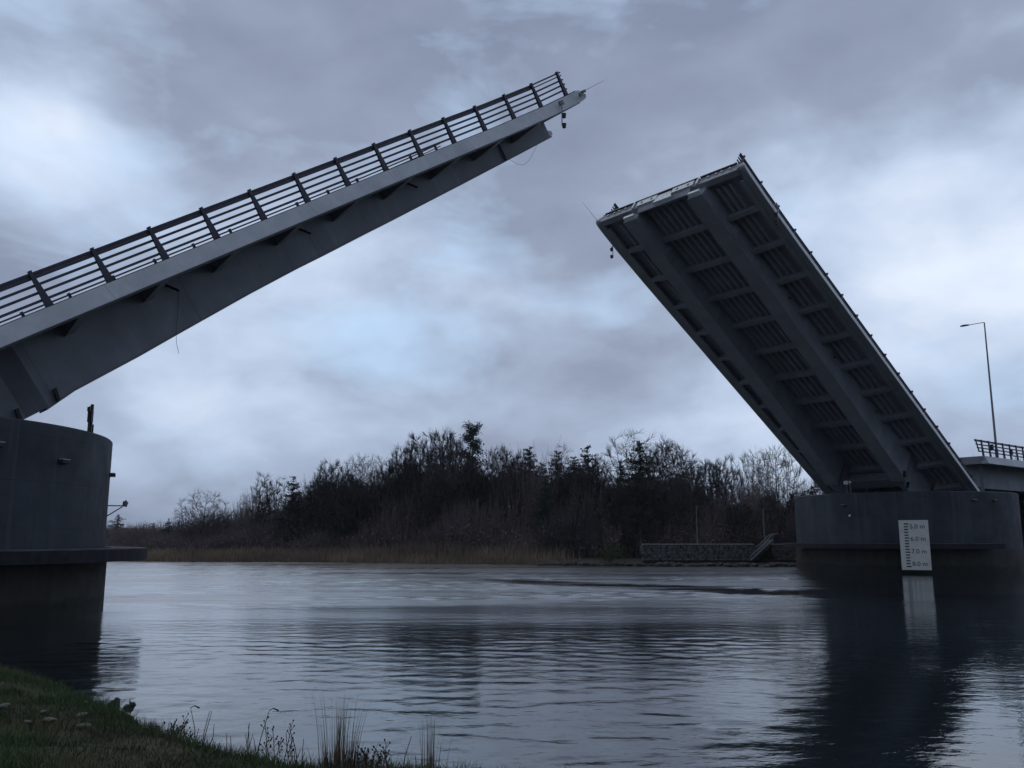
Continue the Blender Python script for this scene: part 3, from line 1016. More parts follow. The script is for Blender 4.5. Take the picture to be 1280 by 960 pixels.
# things on the far pier: small equipment between the girders
def pier_box(name, t, r, z, size, m, label, cat):
    c = W(t, r, z)
    mb = MB(); mb.box(c, size, (A, R, Z)); return mb


eq = empty('equipment_post', W(73.6, -42.3, 6.67))
tag(eq, 'pale equipment box on two thin posts on the far pier between the leaf girders', 'equipment box')
mb = MB(); mb.tube([Vector((0, 0, -2.0)), Vector((0, 0, 0.95))], 0.035, 6); mb.tube([R * 0.35 + Vector((0, 0, -2.0)), R * 0.35 + Vector((0, 0, 1.0))], 0.035, 6); mb.build('post', M['pole'], eq)
mb = MB(); mb.box(Vector((0, 0, 1.05)), (0.3, 0.4, 0.32), (A, R, Z)); mb.build('box', M['galv'], eq)
mb = MB(); mb.box(R * 0.36 + Vector((0, 0, 1.08)), (0.2, 0.16, 0.2), (A, R, Z)); mb.build('lamp', M['galv'], eq)
bl = MB(); pz, dz_ = surf(None, None, 9.5, rad(1), -A, 4.75, 0.04)
bl.box(pz, (0.16, 0.08, 0.16), (Z.cross(dz_), dz_, Z)); bo = bl.build('marker_light', M['lens'], pr)
for ang, z in ((rad(-2), 5.6), (rad(62), 5.9), (rad(75), 5.9)):
    bulkhead(pr, 9.5, -A, ang, z)

# ------------------------------------------------------------------ approach deck beyond the far pier
T0, T1, DZ = 83.0, 150.0, 10.1
ap = empty('approach_deck', W(T0, RC, DZ))
tag(ap, 'fixed approach deck behind the far pier with a pale edge beam and dark railing', 'bridge deck')
base = W(T0, RC, DZ)


def Q(t, y, z):                      # y towards the camera side
    return W(t, RC + y, z) - base


mb = MB(); mb.hexa([Q(T0, -HALF + 0.35, DZ - 0.06), Q(T0, HALF - 0.35, DZ - 0.06), Q(T0, HALF - 0.35, DZ - 0.40), Q(T0, -HALF + 0.35, DZ - 0.40)],
                   [Q(T1, -HALF + 0.35, DZ - 0.06), Q(T1, HALF - 0.35, DZ - 0.06), Q(T1, HALF - 0.35, DZ - 0.40), Q(T1, -HALF + 0.35, DZ - 0.40)])
mb.build('deck_slab', M['under'], ap)
mb = MB(); mb.hexa([Q(T0 - 0.05, -HALF + 0.28, DZ), Q(T0 - 0.05, HALF - 0.62, DZ), Q(T0 - 0.05, HALF - 0.62, DZ - 0.68), Q(T0 - 0.05, -HALF, DZ - 0.68)],
                   [Q(T0 + 0.3, -HALF + 0.28, DZ), Q(T0 + 0.3, HALF - 0.62, DZ), Q(T0 + 0.3, HALF - 0.62, DZ - 0.68), Q(T0 + 0.3, -HALF, DZ - 0.68)])
mb.build('end_beam', M['under'], ap)
for sg in (-1, 1):
    t0 = T0 if sg > 0 else T0 + 0.31
    mb = MB(); mb.hexa([Q(t0, sg * (HALF - FIN), DZ), Q(t0, sg * (HALF - 0.605), DZ), Q(t0, sg * (HALF - 0.605), DZ - 0.68), Q(t0 + 0.12, sg * HALF, DZ - 0.68)],
                       [Q(T1, sg * (HALF - FIN), DZ), Q(T1, sg * (HALF - 0.605), DZ), Q(T1, sg * (HALF - 0.605), DZ - 0.68), Q(T1, sg * HALF, DZ - 0.68)])
    mb.build('edge_beam', M['edge'], ap)
    mb = MB(); mb.hexa([Q(T0 + 1.2, sg * 4.5, DZ - 0.403), Q(T0 + 1.2, sg * 3.0, DZ - 0.403), Q(T0 + 1.2, sg * 3.0, DZ - 2.6), Q(T0 + 1.2, sg * 4.5, DZ - 2.6)],
                       [Q(T1, sg * 4.5, DZ - 0.403), Q(T1, sg * 3.0, DZ - 0.403), Q(T1, sg * 3.0, DZ - 2.6), Q(T1, sg * 4.5, DZ - 2.6)])
    mb.build('girder', M['steel'], ap)
    rl = bpy.data.objects.new('railing', None); col.objects.link(rl); rl.parent = ap
    y = sg * (HALF - 0.45)
    k = 0; t = T0 + 0.25
    while t < 118:
        mb = MB()
        mb.hexa([Q(t - 0.11, y - 0.06, DZ + 0.002), Q(t + 0.11, y - 0.06, DZ + 0.002), Q(t + 0.11, y + 0.06, DZ + 0.002), Q(t - 0.11, y + 0.06, DZ + 0.002)],
                [Q(t - 0.30, y - 0.05, DZ + 1.46), Q(t - 0.18, y - 0.05, DZ + 1.46), Q(t - 0.18, y + 0.05, DZ + 1.46), Q(t - 0.30, y + 0.05, DZ + 1.46)])
        mb.build('post', M['rail'], rl); t += 1.5
    for n_, hh, ts in ((1.36, 0.18, -1.15), (1.02, 0.10, -0.95), (0.72, 0.10, -0.75), (0.42, 0.10, -0.55)):
        mb = MB(); yo = y - sg * 0.08
        mb.hexa([Q(T0 + ts, yo - 0.03, DZ + n_ - hh / 2), Q(T0 + ts, yo + 0.03, DZ + n_ - hh / 2), Q(T0 + ts, yo + 0.03, DZ + n_ + hh / 2), Q(T0 + ts, yo - 0.03, DZ + n_ + hh / 2)],
                [Q(118, yo - 0.03, DZ + n_ - hh / 2), Q(118, yo + 0.03, DZ + n_ - hh / 2), Q(118, yo + 0.03, DZ + n_ + hh / 2), Q(118, yo - 0.03, DZ + n_ + hh / 2)])
        mb.build('rail', M['rail'], rl)
    mb = MB(); mb.hexa([Q(T0 - 1.22, y - 0.04, DZ + 1.44), Q(T0 - 1.10, y - 0.04, DZ + 1.44), Q(T0 - 1.10, y + 0.04, DZ + 1.44), Q(T0 - 1.22, y + 0.04, DZ + 1.44)],
                       [Q(T0 - 0.62, y - 0.04, DZ + 0.33), Q(T0 - 0.50, y - 0.04, DZ + 0.33), Q(T0 - 0.50, y + 0.04, DZ + 0.33), Q(T0 - 0.62, y + 0.04, DZ + 0.33)])
    mb.build('end_post', M['rail'], rl)
mb = MB(); mb.hexa([Q(T0 + 1.3, -5.0, 6.45), Q(T0 + 1.3, 5.2, 6.45), Q(T0 + 3.2, 5.2, 6.45), Q(T0 + 3.2, -5.0, 6.45)],
                   [Q(T0 + 1.3, -5.0, DZ - 2.605), Q(T0 + 1.3, 5.2, DZ - 2.605), Q(T0 + 3.2, 5.2, DZ - 2.605), Q(T0 + 3.2, -5.0, DZ - 2.605)])
mb.build('bearing_wall', M['pier'], ap)
for t, h in ((T0 + 1.6, 0), (T0 + 2.0, 0), (T0 - 0.3, 1)):
    mb = MB(); mb.tube([Q(t, 5.75, 6.6), Q(t, 5.75, DZ - 0.42 - h * 1.7)], 0.07, 6); mb.build('drain_pipe', M['pole'], ap)
mb = MB(); mb.box(Q(T0 + 1.3, HALF - 0.1, DZ + 0.82), (0.28, 0.22, 0.55), (A, R, Z)); mb.build('signal_box', M['black'], ap)
mb = MB(); mb.box(Q(T0 + 5.4, HALF - 0.1, DZ + 0.65), (0.3, 0.22, 0.5), (A, R, Z)); mb.build('signal_box', M['black'], ap)


# ------------------------------------------------------------------ street lamps
def street_lamp(base, h, arm, dirv, r0, label, group):
    root = empty('street_lamp', base)
    tag(root, label, 'street lamp', group)
    mb = MB(); mb.tube([Vector((0, 0, -0.3)), Vector((0, 0, h))], r0, 8, r0 * 0.5); mb.tube([Vector((0, 0, -0.3)), Vector((0, 0, 0.9))], r0 * 1.35, 8)
    mb.build('pole', M['pole'], root)
    mb = MB(); mb.tube([Vector((0, 0, h - 0.05)), Vector((0, 0, h + 0.02)) + dirv * 0.05, Vector((0, 0, h + 0.03)) + dirv * arm], 0.035, 6)
    mb.build('arm', M['pole'], root)
    sidev = Z.cross(dirv); c = Vector((0, 0, h + 0.02)) + dirv * (arm + 0.32)
    secs = []
    for q, w, hh in ((-0.42, 0.06, 0.05), (-0.3, 0.13, 0.08), (0.1, 0.17, 0.10), (0.35, 0.13, 0.07), (0.42, 0.05, 0.03)):
        secs.append([c + dirv * q + sidev * w + Z * -0.03, c + dirv * q + sidev * w * 0.8 + Z * hh, c + dirv * q - sidev * w * 0.8 + Z * hh, c + dirv * q - sidev * w + Z * -0.03])
    mb = MB(); mb.loft(secs); hd = mb.build('lamp_head', M['black'], root)
    return root


street_lamp(W(87.0, -34.75, DZ), 13.0, 1.5, -R, 0.12, 'tall slim street lamp on the approach deck with a flat head on a horizontal arm', 'street lamps')
street_lamp((20.4, 99, 2.0), 4.3, 0.35, Vector((1, 0, 0)), 0.07, 'short street lamp behind the stone wall, away from the steps', 'street lamps')
street_lamp((27.8, 99, 2.0), 4.05, 0.35, Vector((1, 0.1, 0)).normalized(), 0.09, 'short street lamp beside the top of the steps in the stone wall', 'street lamps')

# ------------------------------------------------------------------ far bank: stone wall, steps, boulders
wx0, wx1, wy = 13.9, 36.0, 95.0
mb = MB()
rnd = random.Random(5)
# coursed rough blocks inside one mesh
for row in range(5):
    x = wx0 + rnd.uniform(-0.4, 0)
    while x < wx1:
        w = rnd.uniform(0.35, 0.8)
        if not (25.6 < x < 27.3):
            mb.box((x + w / 2, wy + 0.3 + rnd.uniform(-0.05, 0.05), 0.55 + 0.32 * row + 0.155), (w - 0.05, 0.6, 0.27 + rnd.uniform(0, 0.03)))
        x += w
ww = mb.build('stone_wall', M['stone'])
tag(ww, 'low grey stone retaining wall with pale coping along the far shore', 'wall')
mb = MB(); mb.box(((wx0 + wx1) / 2, wy + 0.52, 1.15), (wx1 - wx0, 0.5, 1.9)); mb.build('backing', M['rock'], ww)
mb = MB()
for a, b in ((wx0 - 0.1, 25.5), (27.4, wx1)):
    mb.box(((a + b) / 2, wy + 0.32, 2.23), (b - a, 0.8, 0.12))
mb.build('coping', M['coping'], ww)
st = empty('stairway', (25.0, 94.6, 0.5))
tag(st, 'steep steps with slanting handrails up the stone wall on the far shore', 'steps')
mb = MB()
for k in range(9):
    mb.box((0.15 + k * 0.24, 0.1, 0.1 + k * 0.19), (0.3, 1.1, 0.2))
mb.build('treads', M['rock'], st)
for yy in (-0.5, 0.62):
    mb = MB(); mb.tube([(-0.1, yy, 0.5), (2.3, yy, 2.75), (2.9, yy, 2.8)], 0.05, 6); mb.tube([(-0.1, yy, 0), (-0.1, yy, 0.5)], 0.05, 6); mb.tube([(2.3, yy, 1.6), (2.3, yy, 2.75)], 0.05, 6)
    mb.tube([(-0.1, yy, 0.1), (2.3, yy, 2.2)], 0.09, 6)
    mb.build('handrail', M['pole'], st)


def rock_bm(mb, c, sx, sy, sz, rn, sub=1):
    bm = bmesh.new(); bmesh.ops.create_icosphere(bm, subdivisions=sub, radius=1)
    off = Vector((rn.uniform(0, 50),) * 3)
    vs = []
    for v in bm.verts:
        k = 1 + 0.35 * mnoise.noise(v.co * 1.3 + off)
        vs.append((c[0] + v.co.x * sx * k, c[1] + v.co.y * sy * k, c[2] + v.co.z * sz * k))
    mb.add(vs, [tuple(v.index for v in f.verts) for f in bm.faces]); bm.free()


mb = MB(); rn = random.Random(8)
for i in range(420):
    x = rn.uniform(3, 60)
    y = None
    for yy in range(80, 110):
        if far_sd(x, yy) > 0.0: y = yy; break
    y = y - 0.7 + rn.uniform(-0.4, 1.6); s = rn.uniform(0.15, 0.45)
    rock_bm(mb, (x, y, rn.uniform(0.0, 0.2)), s * 1.3, s, s * 0.7, rn)
tag(mb.build('rubble', M['rock'], recalc=False), 'dark boulders lining the waterline below the stone wall', 'rubble', kind='stuff')


# ------------------------------------------------------------------ vegetation helpers
def blade(mb, base, dirv, h, w, rn, bendk=0.3, seg=2):
    side = Vector((rn.uniform(-1, 1), rn.uniform(-1, 1), 0)); side = side.normalized() if side.length > 0.01 else Vector((1, 0, 0))
    lean = Vector((dirv[0], dirv[1], 0)); n0 = len(mb.v)
    for i in range(seg + 1):
        t = i / seg
        p = base + Z * (h * t * (1 - 0.15 * bendk * t)) + lean * (h * bendk * t * t)
        ww_ = w * (1 - t * 0.95) / 2
        mb.v.append(tuple(p - side * ww_)); mb.v.append(tuple(p + side * ww_))
    for i in range(seg):
        a = n0 + 2 * i; mb.f.append((a, a + 1, a + 3, a + 2))


def stick(mb, a, b, r0, r1):
    """triangular tapered twig"""
    d = b - a
    if d.length < 1e-5: return
    d.normalize()
    u = d.cross(Vector((0.31, 0.77, 0.55))); u.normalize(); w = d.cross(u)
    n0 = len(mb.v)
    for p, r in ((a, r0), (b, r1)):
        for k in range(3):
            q = 2.0944 * k
            mb.v.append(tuple(p + (u * math.cos(q) + w * math.sin(q)) * r))
    for k in range(3):
        j = (k + 1) % 3
        mb.f.append((n0 + k, n0 + j, n0 + 3 + j, n0 + 3 + k))


def norm_height(mbs, h):
    zmax = max(v[2] for m_ in mbs for v in m_.v)
    k = h / zmax
    for m_ in mbs:
        m_.v = [(v[0] * k, v[1] * k, v[2] * k) for v in m_.v]


def finish(name, trunk, crown, mt, mc):
    root = empty(name, (0, 0, 0))
    trunk.build('trunk', mt, root, recalc=False)
    crown.build('crown', mc, root, recalc=False)
    return root


def colonise(seed, h, env, n_attr, step, r_tip, tr, cr, twig, ntw, bole=0.2, stems=1, droop=0.0, upt=0.35, fine=1.0):
    """grow branches towards points scattered through the crown envelope; env: list of (cx, cy, cz, rx, rz) lobes"""
    rg = np.random.default_rng(seed); rn = random.Random(seed)
    at = []
    while len(at) < n_attr:
        cx, cy, cz, rx, rz = env[rg.integers(len(env))]
        v = rg.normal(size=3); v /= np.linalg.norm(v)
        q = rg.random() ** (1 / 2.4)
        p = np.array([cx, cy, cz]) + v * q * np.array([rx, rx, rz])
        if p[2] > bole * h * 0.8: at.append(p)
    at = np.array(at)
    nodes, par = [], []
    for k in range(stems):
        a = 6.283 * k / stems + seed
        base = np.array([0.25 * math.cos(a), 0.25 * math.sin(a), -0.3]) * (1 if stems > 1 else np.array([0, 0, 1]))
        top = base + np.array([math.cos(a) * 0.10 * h * (stems > 1), math.sin(a) * 0.10 * h * (stems > 1), bole * h])
        m = max(2, int(bole * h / step))
        for i in range(m + 1):
            p = base + (top - base) * i / m
            if i: p = p + rg.normal(size=3) * 0.04
            par.append(len(nodes) - 1 if i else -1); nodes.append(p)
    pos = np.array(nodes)
    near = np.full(len(at), 1e9); who = np.zeros(len(at), int)
    d = np.linalg.norm(at[:, None] - pos[None], axis=2); who = d.argmin(1); near = d.min(1)
    alive = np.ones(len(at), bool); nk = {}
    for it in range(140):
        if not alive.any(): break
        idx = np.where(alive)[0]
        grp = {}
        for a_i in idx: grp.setdefault(who[a_i], []).append(a_i)
        newp = []
        for ni, al in grp.items():
            if nk.get(ni, 0) >= 5:
                alive[al] = False; continue
            nk[ni] = nk.get(ni, 0) + 1
            v = at[al] - pos[ni]; v /= np.linalg.norm(v, axis=1)[:, None] + 1e-9
            dv = v.sum(0) / len(al) + rg.normal(size=3) * 0.10 + np.array([0, 0, upt * 0.35])
            if par[ni] >= 0:
                pd = pos[ni] - pos[par[ni]]; dv = dv + 0.55 * pd / (np.linalg.norm(pd) + 1e-9)
            dv /= np.linalg.norm(dv) + 1e-9
            newp.append((pos[ni] + dv * step, ni))
        if not newp: continue
        start = len(pos)
        pos = np.vstack([pos] + [p[None] for p, _ in newp]); par.extend(ni for _, ni in newp)
        npz = pos[start:]
        d = np.linalg.norm(at[idx][:, None] - npz[None], axis=2); m = d.min(1); w = d.argmin(1)
        better = m < near[idx]
        near[idx[better]] = m[better]; who[idx[better]] = w[better] + start
        alive[near < step * 1.25] = False
        if len(pos) > 9000: break
    n = len(pos)
    kids = np.zeros(n, int); acc = np.zeros(n)
    for i in range(n - 1, -1, -1):
        if kids[i] == 0: acc[i] = r_tip ** 2.25
        if par[i] >= 0: acc[par[i]] += acc[i]; kids[par[i]] += 1
    rad_ = acc ** (1 / 2.25)
    V = [Vector(p) for p in pos]
    for i in range(n):
        j = par[i]
        if j < 0: continue
        mb = tr if rad_[i] > 0.055 else cr
        stick(mb, V[j], V[i], min(rad_[j], rad_[i] * 1.4), rad_[i])
        if rad_[i] < 0.035:
            dd = (V[i] - V[j]).normalized()
            for _ in range(ntw if kids[i] == 0 else max(1, ntw // 3)):
                t = dd + Vector((rn.gauss(0, 0.34), rn.gauss(0, 0.34), rn.gauss(0.22 - droop, 0.28)))
                t.normalize(); L = twig * rn.uniform(0.5, 1.2)
                m_ = V[i] + t * L * 0.5 + Vector((rn.gauss(0, .04), rn.gauss(0, .04), 0)); e = m_ + (t + Z * (0.25 - droop)).normalized() * L * 0.5
                stick(cr, V[i], m_, 0.019 * fine, 0.015 * fine); stick(cr, m_, e, 0.015 * fine, 0.009 * fine)
                if rn.random() < 0.5: stick(cr, m_, m_ + (t + Vector((rn.gauss(0, .6), rn.gauss(0, .6), rn.gauss(0, .4)))).normalized() * L * 0.45, 0.013 * fine, 0.009 * fine)


def bare_round(seed, h=14.0, kind='round', pale=False, name='bare_tree'):
    rn = random.Random(seed); tr, cr = MB(), MB()
    if kind == 'wide': env = [(0, 0, 0.62 * h, 0.42 * h, 0.37 * h), (rn.uniform(-1, 1), 0, 0.50 * h, 0.46 * h, 0.24 * h)]; bole = 0.2
    else: env = [(rn.uniform(-.6, .6), rn.uniform(-.6, .6), 0.62 * h, 0.30 * h, 0.37 * h), (rn.uniform(-1.2, 1.2), 0.4, 0.72 * h, 0.22 * h, 0.27 * h)]; bole = 0.22
    colonise(seed, h, env, 700 if (pale or kind == 'wide') else 900, 0.42, 0.018 if (pale or kind == 'wide') else 0.021, tr, cr, 1.15, 6 if (pale or kind == 'wide') else 10, bole, fine=0.75 if (pale or kind == 'wide') else 1.0)
    norm_height((tr, cr), h)
    return finish(name, tr, cr, M['bark_pale' if pale else 'bark'], M['twig_pale' if pale else 'twig'])


def bare_tall(seed, h=14.0, pale=False, name='bare_tree'):
    rn = random.Random(seed); tr, cr = MB(), MB()
    env = [(0, 0, 0.52 * h, 0.13 * h, 0.46 * h), (rn.uniform(-.8, .8), rn.uniform(-.8, .8), 0.60 * h, 0.15 * h, 0.34 * h), (rn.uniform(-.9, .9), 0, 0.40 * h, 0.16 * h, 0.26 * h)]
    colonise(seed, h, env, 520, 0.42, 0.018, tr, cr, 0.95, 6 if pale else 9, 0.16, upt=1.0, fine=0.75 if pale else 1.0)
    norm_height((tr, cr), h)
    return finish(name, tr, cr, M['bark_pale' if pale else 'bark'], M['twig_pale' if pale else 'twig'])


def leaf_clump(mb, c, rad_, n, size, rn, flat=1.0):
    for _ in range(n):
        v = Vector((rn.gauss(0, 0.5), rn.gauss(0, 0.5), rn.gauss(0, 0.5) * flat)) * rad_
        p = c + v
        a = Vector((rn.uniform(-1, 1), rn.uniform(-1, 1), rn.uniform(-1, 1))).normalized() * size * rn.uniform(0.6, 1.3)
        b = a.cross(Vector((rn.uniform(-1, 1), rn.uniform(-1, 1), rn.uniform(-1, 1)))); b = b.normalized() * size * 0.6 if b.length > 1e-4 else Vector((size, 0, 0))
        n0 = len(mb.v)
        mb.v.extend([tuple(p - a), tuple(p + b * 0.6), tuple(p + a), tuple(p - b * 0.6)]); mb.f.append((n0, n0 + 1, n0 + 2, n0 + 3))


def conifer(seed, h=12.0, wid=3.2, open_=0.0, dark=False, name='conifer_tree', start=0.08):
    rn = random.Random(seed); tr, cr = MB(), MB()
    stick(tr, Vector((0, 0, -0.3)), Vector((0, 0, h)), 0.24, 0.03)
    tiers = int(h * 2.2)
    for i in range(tiers):
        t = start + (1 - start) * i / tiers
        z = h * t; L = wid * (1 - t) ** 0.72 * rn.uniform(0.7, 1.2) + 0.08
        nb = 7 if L > 0.8 else 5
        for j in range(nb):
            if rn.random() < open_: continue
            a = rn.uniform(0, 6.28); l2 = L * rn.uniform(0.45, 1.2)
            droop = rn.uniform(-0.35, 0.35)
            d = Vector((math.cos(a), math.sin(a), droop))
            zj = min(h * 0.985, z + rn.uniform(-0.45, 0.45))
            stick(tr, Vector((0, 0, zj)), Vector((0, 0, zj)) + d * l2, 0.03, 0.01)
            m_ = max(2, int(l2 / 0.32))
            for q in range(m_):
                tt = (q + 0.6) / m_
                c = Vector((0, 0, zj)) + d * l2 * tt + Z * (0.12 * tt * tt)
                leaf_clump(cr, c, 0.18 + 0.40 * (1 - t), 9, 0.12 + 0.12 * (1 - t), rn, 0.6)
    return finish(name, tr, cr, M['bark'], M['needle_dark' if dark else 'needle'])


def scots_pine(seed, h=17.0, name='pine_tree'):
    """tall pine: bare lower trunk, layered pads of needles at the top"""
    rn = random.Random(seed); tr, cr = MB(), MB()
    p = Vector((0, 0, -0.3))
    for i in range(10):
        q = p + Vector((rn.uniform(-0.08, 0.08), rn.uniform(-0.08, 0.08), h / 10)); stick(tr, p, q, 0.26 * (1 - i * 0.075), 0.26 * (1 - (i + 1) * 0.075)); p = q
    for i in range(30):
        t = 0.50 + 0.50 * i / 29; z = h * t * 0.985
        L = (0.7 + 1.1 * math.sin(math.pi * min(1, (t - 0.40) / 0.66))) * rn.uniform(0.5, 1.15)
        a = rn.uniform(0, 6.28) if i % 2 else i * 2.4
        e = Vector((math.cos(a), math.sin(a), rn.uniform(0.05, 0.35))) * L + Z * z
        stick(tr, Vector((0, 0, z - 0.3)), e, 0.05, 0.02)
        for q in range(6):
            c = Vector((0, 0, z)).lerp(e, 0.25 + 0.8 * q / 5) + Z * rn.uniform(-0.2, 0.35)
            leaf_clump(cr, c, 0.66, 30, 0.18, rn, 0.8)
    return finish(name, tr, cr, M['bark'], M['needle'])


def ivy_tree(seed, h=14.0, leafy=0.5, name='ivy_clad_tree', base_fn=None):
    """bare tree whose stems are wrapped in ivy"""
    rn = random.Random(seed); tr, cr = MB(), MB()
    env = [(rn.uniform(-.7, .7), 0, 0.60 * h, 0.23 * h, 0.38 * h), (rn.uniform(-1.5, 1.5), 0.5, 0.50 * h, 0.26 * h, 0.30 * h), (rn.uniform(-1, 1), -0.5, 0.78 * h, 0.15 * h, 0.20 * h)]
    colonise(seed, h, env, 900, 0.42, 0.021, tr, cr, 1.05, 12, 0.14, stems=2, upt=0.6)
    norm_height((tr, cr), h)
    root = finish(name, tr, cr, M['bark'], M['twig'])
    iv = MB()
    z = 0.5
    while z < h * leafy:
        for k in range(3):
            leaf_clump(iv, Vector((rn.uniform(-0.4, 0.4), rn.uniform(-0.4, 0.4), z)), 0.55, 9, 0.15, rn)
        z += 0.32
    vs = tr.v
    for _ in range(60):
        v = Vector(vs[rn.randrange(len(vs))])
        if v.z < h * (leafy + 0.2): leaf_clump(iv, v, 0.5, 14, 0.16, rn)
    iv.build('ivy', M['ivy'], root, recalc=False)
    return root


def leafy_bush(seed, h=2.0, w=1.5, m='greenbush', name='shrub', n=900, size=0.12):
    rn = random.Random(seed); tr, cr = MB(), MB()
    for i in range(9):
        a = rn.uniform(0, 6.28); stick(tr, Vector((0, 0, -0.1)), Vector((math.cos(a) * w * 0.5, math.sin(a) * w * 0.5, h * rn.uniform(0.5, 0.9))), 0.03, 0.01)
    for i in range(n // 14):
        a = rn.uniform(0, 6.28); q = math.sqrt(rn.random()) * w
        leaf_clump(cr, Vector((math.cos(a) * q, math.sin(a) * q, h * rn.uniform(0.1, 0.92) * (1 - 0.35 * (q / w) ** 2))), 0.35, 14, size, rn)
    root = empty(name, (0, 0, 0))
    tr.build('stems', M['bark'], root, recalc=False); cr.build('leaves', M[m], root, recalc=False)
    return root


# ------------------------------------------------------------------ trees on the far bank
protos = {}
used = set()


def proto(key):
    if key in protos: return protos[key]
    k, s = key
    if k == 'round': o = bare_round(100 + s)
    elif k == 'roundp': o = bare_round(140 + s, pale=True)
    elif k == 'wide': o = bare_round(180 + s, kind='wide')
    elif k == 'tall': o = bare_tall(220 + s)
    elif k == 'tallp': o = bare_tall(260 + s, pale=True)
    elif k == 'con': o = conifer(300 + s, 12.0, 4.2)
    elif k == 'cond': o = conifer(340 + s, 12.0, 4.0, 0.15, True)
    elif k == 'conw': o = conifer(380 + s, 12.0, 5.2, 0.05, True, start=0.05)
    elif k == 'pine': o = scots_pine(420 + s)
    elif k == 'ivy': o = ivy_tree(460 + s, 14.0, 0.55)
    elif k == 'ivyl': o = ivy_tree(500 + s, 14.0, 0.78)
    else: raise ValueError(k)
    protos[key] = o
    return o


H0 = {'round': 14, 'roundp': 14, 'wide': 14, 'tall': 14, 'tallp': 14, 'con': 12, 'cond': 12, 'conw': 12, 'pine': 17, 'ivy': 14, 'ivyl': 14}
CAT = {'round': 'tree', 'roundp': 'tree', 'wide': 'tree', 'tall': 'tree', 'tallp': 'tree', 'con': 'conifer', 'cond': 'conifer', 'conw': 'conifer', 'pine': 'pine', 'ivy': 'tree', 'ivyl': 'tree'}


def plant_tree(kind, seed, x, y, h, label, wk=1.0, rot=None):
    key = (kind, seed)
    o = proto(key)
    if key in used: o = copy_tree(o)
    used.add(key)
    k = h / H0[kind]
    z = far_z(x, y)
    o.location = (x, y, z - 0.2)
    o.scale = (k * wk, k * wk, k)
    o.rotation_euler = (0, 0, rot if rot is not None else (x * 3.1 + y) % 6.28)
    tag(o, label, CAT[kind], 'trees on the far bank')
    return o


